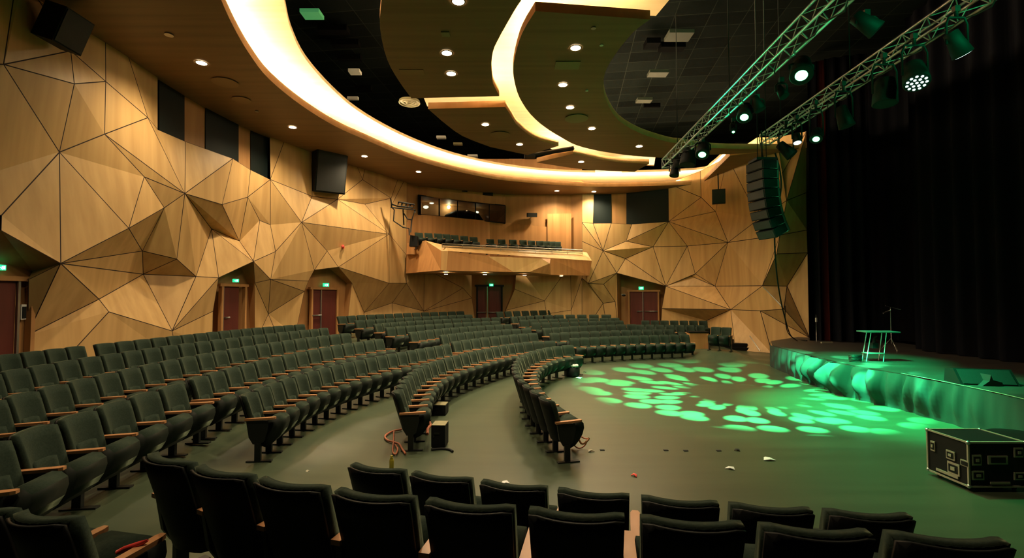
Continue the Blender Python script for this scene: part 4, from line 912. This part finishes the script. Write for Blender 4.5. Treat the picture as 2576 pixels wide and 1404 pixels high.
# ================= FLOOR PROPS =================
def fbox(u,v,w_,d_,h_,rz,label,name='speaker_box'):
    P=atz(u,v,0); e=empty(name,P,rz,label,'box'); b=NB(); box(b,(0,d_/2,h_/2+.02),(w_,d_,h_)); bevel(b,.012,1); link('body',b,'black',e)
    b=NB(); box(b,(0,d_/2,h_+.024),(w_*.97,d_*.97,.012)); link('lid',b,'olive',e)
    b=NB(); box(b,(-w_*.1,-.004,h_*.7),(w_*.4,.012,.03)); box(b,(-w_*.32,-.004,h_*.55),(.02,.012,.03)); link('handle',b,'iron',e)
    b=NB(); box(b,(0,d_/2,.01),(w_*.9,d_*.9,.02)); link('feet',b,'iron',e)
fbox(1102,1128,.24,.30,.36,-.06,'upright black box with pale lid beside the row end')
fbox(1100,1046,.36,.34,.20,-.06,'low wide black box behind the upright one')
cable('floor_cable',[atz(u,v,.03) for u,v in ((1010,1080),(985,1086),(969,1097),(974,1107),(990,1112),(1004,1117),(1012,1130),(1020,1141))],.018,'cable','orange cable curling on the floor behind the row end chair')
cable('floor_cable',[atz(u,v,.03) for u,v in ((991,1086),(990,1110),(988,1135),(995,1143),(1000,1130),(994,1118))],.014,'cable','orange cable loop hanging down to a small hook on the floor')
cable('floor_cable',[atz(u,v,.02) for u,v in ((1075,1092),(1076,1078),(1083,1070),(1080,1062))],.03,'cable','orange cable bunch between the chair and the upright box')
cable('floor_cable',[atz(u,v,.02) for u,v in ((1085,1131),(1110,1129),(1130,1131),(1139,1136))],.02,'tape','short black cable on the floor in front of the upright box')
P=atz(985,1181,0); e=empty('yellow_bottle',P,0,'small yellow green bottle standing on the floor','bottle'); b=NB(); tube(b,[(0,0,.0),(0,0,.02),(0,0,.13),(0,0,.15),(0,0,.17)],[.03,.034,.034,.03,.018],12); link('body',b,'yellow',e); b=NB(); tube(b,[(0,0,.168),(0,0,.20)],[.018,.018],10); link('cap',b,'yellow',e)
P=atz(1441,948,0); e=empty('equipment_bag',P,0,'black bag with white cloth on top at the far end of the inner row','bag')
b=NB(); bmesh.ops.create_icosphere(b,subdivisions=3,radius=1)
for v_ in b.verts: v_.co=Vector((v_.co.x*.22,v_.co.y*.2,max(-.5,v_.co.z)*.24+.13+.02*math.sin(9*v_.co.x)))
link('body',b,'black',e,smooth=True)
b=NB(); bmesh.ops.create_icosphere(b,subdivisions=3,radius=1)
for v_ in b.verts: v_.co=Vector((v_.co.x*.17+.02,v_.co.y*.15,v_.co.z*.05+.36+.03*math.sin(12*v_.co.x+5*v_.co.y)))
link('cloth',b,'white',e,smooth=True)
P=atz(1452,1128,0); e=empty('backpack',P,0,'orange strapped black bag leaning at the end of the inner row','bag')
b=NB(); bmesh.ops.create_icosphere(b,subdivisions=3,radius=1)
for v_ in b.verts: v_.co=Vector((v_.co.x*.07+.05*v_.co.z-.03,v_.co.y*.12,v_.co.z*.17+.2))
link('body',b,'cable',e,smooth=True)
b=NB(); tube(b,smooth([Vector(p) for p in ((-.08,-.05,.42),(-.02,-.1,.28),(.10,-.1,.20),(.17,-.05,.17),(.12,-.02,.05),(.02,-.06,.02),(-.06,-.1,.08),(-.09,-.1,.2))],4),.012,5); link('strap',b,'cable',e)
b=NB(); tube(b,smooth([Vector(p) for p in ((-.05,-.1,.35),(.05,-.12,.12),(.16,-.1,.16),(.19,-.08,.2))],4),.018,5); link('strap',b,'arm',e)
for i,(u,v) in enumerate(((1515,1133),(1675,1133.5),(1725,1134.5),(1808,1134.5))):
    b=NB(); box(b,(0,0,.006),(.075,.05,.012)); bevel(b,.004,1); o=link('tape_mark',b,'tape',loc=atz(u,v,0)); tag(o,f'short black tape mark on the floor, {("leftmost","second from left","third from left","rightmost")[i]} of the four in line','tape','tape marks in a line')
def scrap(u,v,m_,label,s=.06,name='paper_scrap'):
    b=NB(); P=atz(u,v,0); k=random.random()*6
    vs_=[b.verts.new((math.cos(k+t)*s*r_,math.sin(k+t)*s*r_,.012+.02*(i%2))) for i,(t,r_) in enumerate(((0,1.2),(1.1,.6),(2.2,1),(3.3,.7),(4.4,1.1),(5.4,.5)))]
    f=b.faces.new(vs_); r=bmesh.ops.extrude_face_region(b,geom=[f]); 
    for q in r['geom']:
        if isinstance(q,bmesh.types.BMVert): q.co.z-=.01
    o=link(name,b,m_,loc=P); tag(o,label,'scrap')
scrap(1838,1180,'paper','white paper scrap on the open floor below the green light',.07)
scrap(1932,1157,'paper','blurred pale scrap on the floor near the green glow edge',.10)
scrap(1597,1198,'redp','small red and white scrap on the open floor',.05)
scrap(1270,1217,'paper','crumpled white wrapper on the floor behind the foreground chairs',.07)
scrap(1485,1136,'pale','pale short tube on the floor by the orange strapped bag',.06)
scrap(1456,952,'paper','white strip on the floor beside the black bag',.12)
scrap(1472,937,'tape','small black piece on the floor right of the black bag',.06)
scrap(773,1189,'pale','pale ring shaped scrap on the floor behind the left foreground chairs',.05)
scrap(1855,1134,'tape','tiny black splayed piece at the end of the tape marks',.05)
# wood partition, side platform and steps
p=[atz(1737,893,0),atz(1785,893,0)]; P=atz(1760,893,0); e=empty('wooden_partition',P,0,'light wooden box partition at the end of the front right row','partition')
b=NB(); box(b,(0,.2,.49),(.85,.36,.98)); bevel(b,.01,1); link('body',b,'balc',e)
b=NB(); box(b,(0,.2,1.0),(.9,.42,.05)); bevel(b,.008,1); link('cap',b,'black',e)
e=empty('side_steps',atz(1790,884,0),0,'black stepped side platform by the right wall foot','steps')
b=NB(); box(b,(1.05,.2,.09),(2.1,.5,.18)); link('step',b,'black',e)
b=NB(); box(b,(.85,.25,.27),(1.7,.45,.18)); link('step',b,'black',e)
b=NB(); box(b,(.55,.3,.45),(1.1,.4,.2)); link('step',b,'black',e)
# red handle at the very near seat
P=atz(331,1377,1.14); b=NB(); tube(b,[(-.07,-.02,-.02),(-.03,-.01,-.005),(.04,.01,.015),(.08,.02,.03)],[.012,.018,.016,.008],8); o=link('red_handle',b,'redp',loc=P,smooth=True); tag(o,'bright red plastic handle by the nearest chair at lower left','handle')
# ================= LIGHT =================
L_=D.lights.new('booth_light','POINT'); L_.energy=45; L_.color=(1,.8,.5); L_.shadow_soft_size=.1; q_=D.objects.new('booth_light',L_); COL.objects.link(q_); q_.location=onwall(1130,520,-1.2)
def spot(name,loc,tgt,en,col,size,blend=.5,soft=.1):
    L=D.lights.new(name,'SPOT'); L.energy=en; L.color=col; L.spot_size=math.radians(size); L.spot_blend=blend; L.shadow_soft_size=soft
    o=D.objects.new(name,L); COL.objects.link(o); o.location=loc; o.rotation_euler=(Vector(tgt)-Vector(loc)).to_track_quat('-Z','Y').to_euler(); return o
G1c=(.004,1,.30)
gob=spot('gobo_spot',lampP+Vector((-.05,0,-.35)),(6.1,12.8,0),32000,(.05,1,.38),78,.25,.02)
L=gob.data; L.use_nodes=True; nt=L.node_tree; n=nt.nodes; l=nt.links
em=n['Emission']; tc=n.new('ShaderNodeTexCoord'); sx=n.new('ShaderNodeSeparateXYZ'); l.new(tc.outputs['Normal'],sx.inputs[0])
def mth(op,a,b_=None):
    m_=n.new('ShaderNodeMath'); m_.operation=op
    for i,q in enumerate((a,b_)):
        if q is None: continue
        if isinstance(q,(int,float)): m_.inputs[i].default_value=q
        else: l.new(q,m_.inputs[i])
    return m_.outputs[0]
zz=mth('ABSOLUTE',sx.outputs[2]); px_=mth('DIVIDE',sx.outputs[0],zz); py_=mth('DIVIDE',sx.outputs[1],zz)
rr=mth('SQRT',mth('ADD',mth('POWER',px_,2),mth('POWER',py_,2))); an_=mth('ARCTAN2',py_,px_)
cmb=n.new('ShaderNodeCombineXYZ'); l.new(mth('MULTIPLY',an_,4.3),cmb.inputs[0]); l.new(mth('MULTIPLY',rr,8.5),cmb.inputs[1])
vo=n.new('ShaderNodeTexVoronoi'); vo.feature='F1'; vo.voronoi_dimensions='2D'; vo.inputs['Scale'].default_value=1.0; vo.inputs['Randomness'].default_value=.85; l.new(cmb.outputs[0],vo.inputs['Vector'])
blob=n.new('ShaderNodeMapRange'); blob.inputs[1].default_value=.44; blob.inputs[2].default_value=.30; blob.inputs[3].default_value=0; blob.inputs[4].default_value=1; l.new(vo.outputs['Distance'],blob.inputs[0])
inn=n.new('ShaderNodeMapRange'); inn.inputs[1].default_value=.17; inn.inputs[2].default_value=.22; l.new(rr,inn.inputs[0])
outm=n.new('ShaderNodeMapRange'); outm.inputs[1].default_value=.58; outm.inputs[2].default_value=.48; outm.inputs[3].default_value=0; outm.inputs[4].default_value=1; l.new(rr,outm.inputs[0])
g_=mth('MULTIPLY',mth('MULTIPLY',blob.outputs[0],inn.outputs[0]),outm.outputs[0]); g2=mth('ADD',mth('MULTIPLY',g_,1.0),.012)
l.new(g2,em.inputs['Strength']); em.inputs['Color'].default_value=(1,1,1,1)
spot('green_wash',(6.0,11.5,6.9),(8.3,11.2,0),9000,G1c,50,.9,.15)
spot('green_wash',(7.4,11.9,6.5),(9.9,13.6,.8),6000,G1c,34,.8,.1)
spot('green_wash',(5.7,8.6,6.9),(7.6,7.0,0),900,G1c,80,1,.2)
spot('truss_green',(6.6,5.2,6.6),(6.3,10,7.6),260,G1c,60,1,.2)
spot('truss_green',(8.6,4.6,6.9),(7.6,10.5,7.7),520,G1c,50,1,.2)
spot('truss_green',(4.6,13.5,6.8),(6.5,7.0,7.5),120,G1c,60,1,.2)
SC.view_settings.exposure=0.9
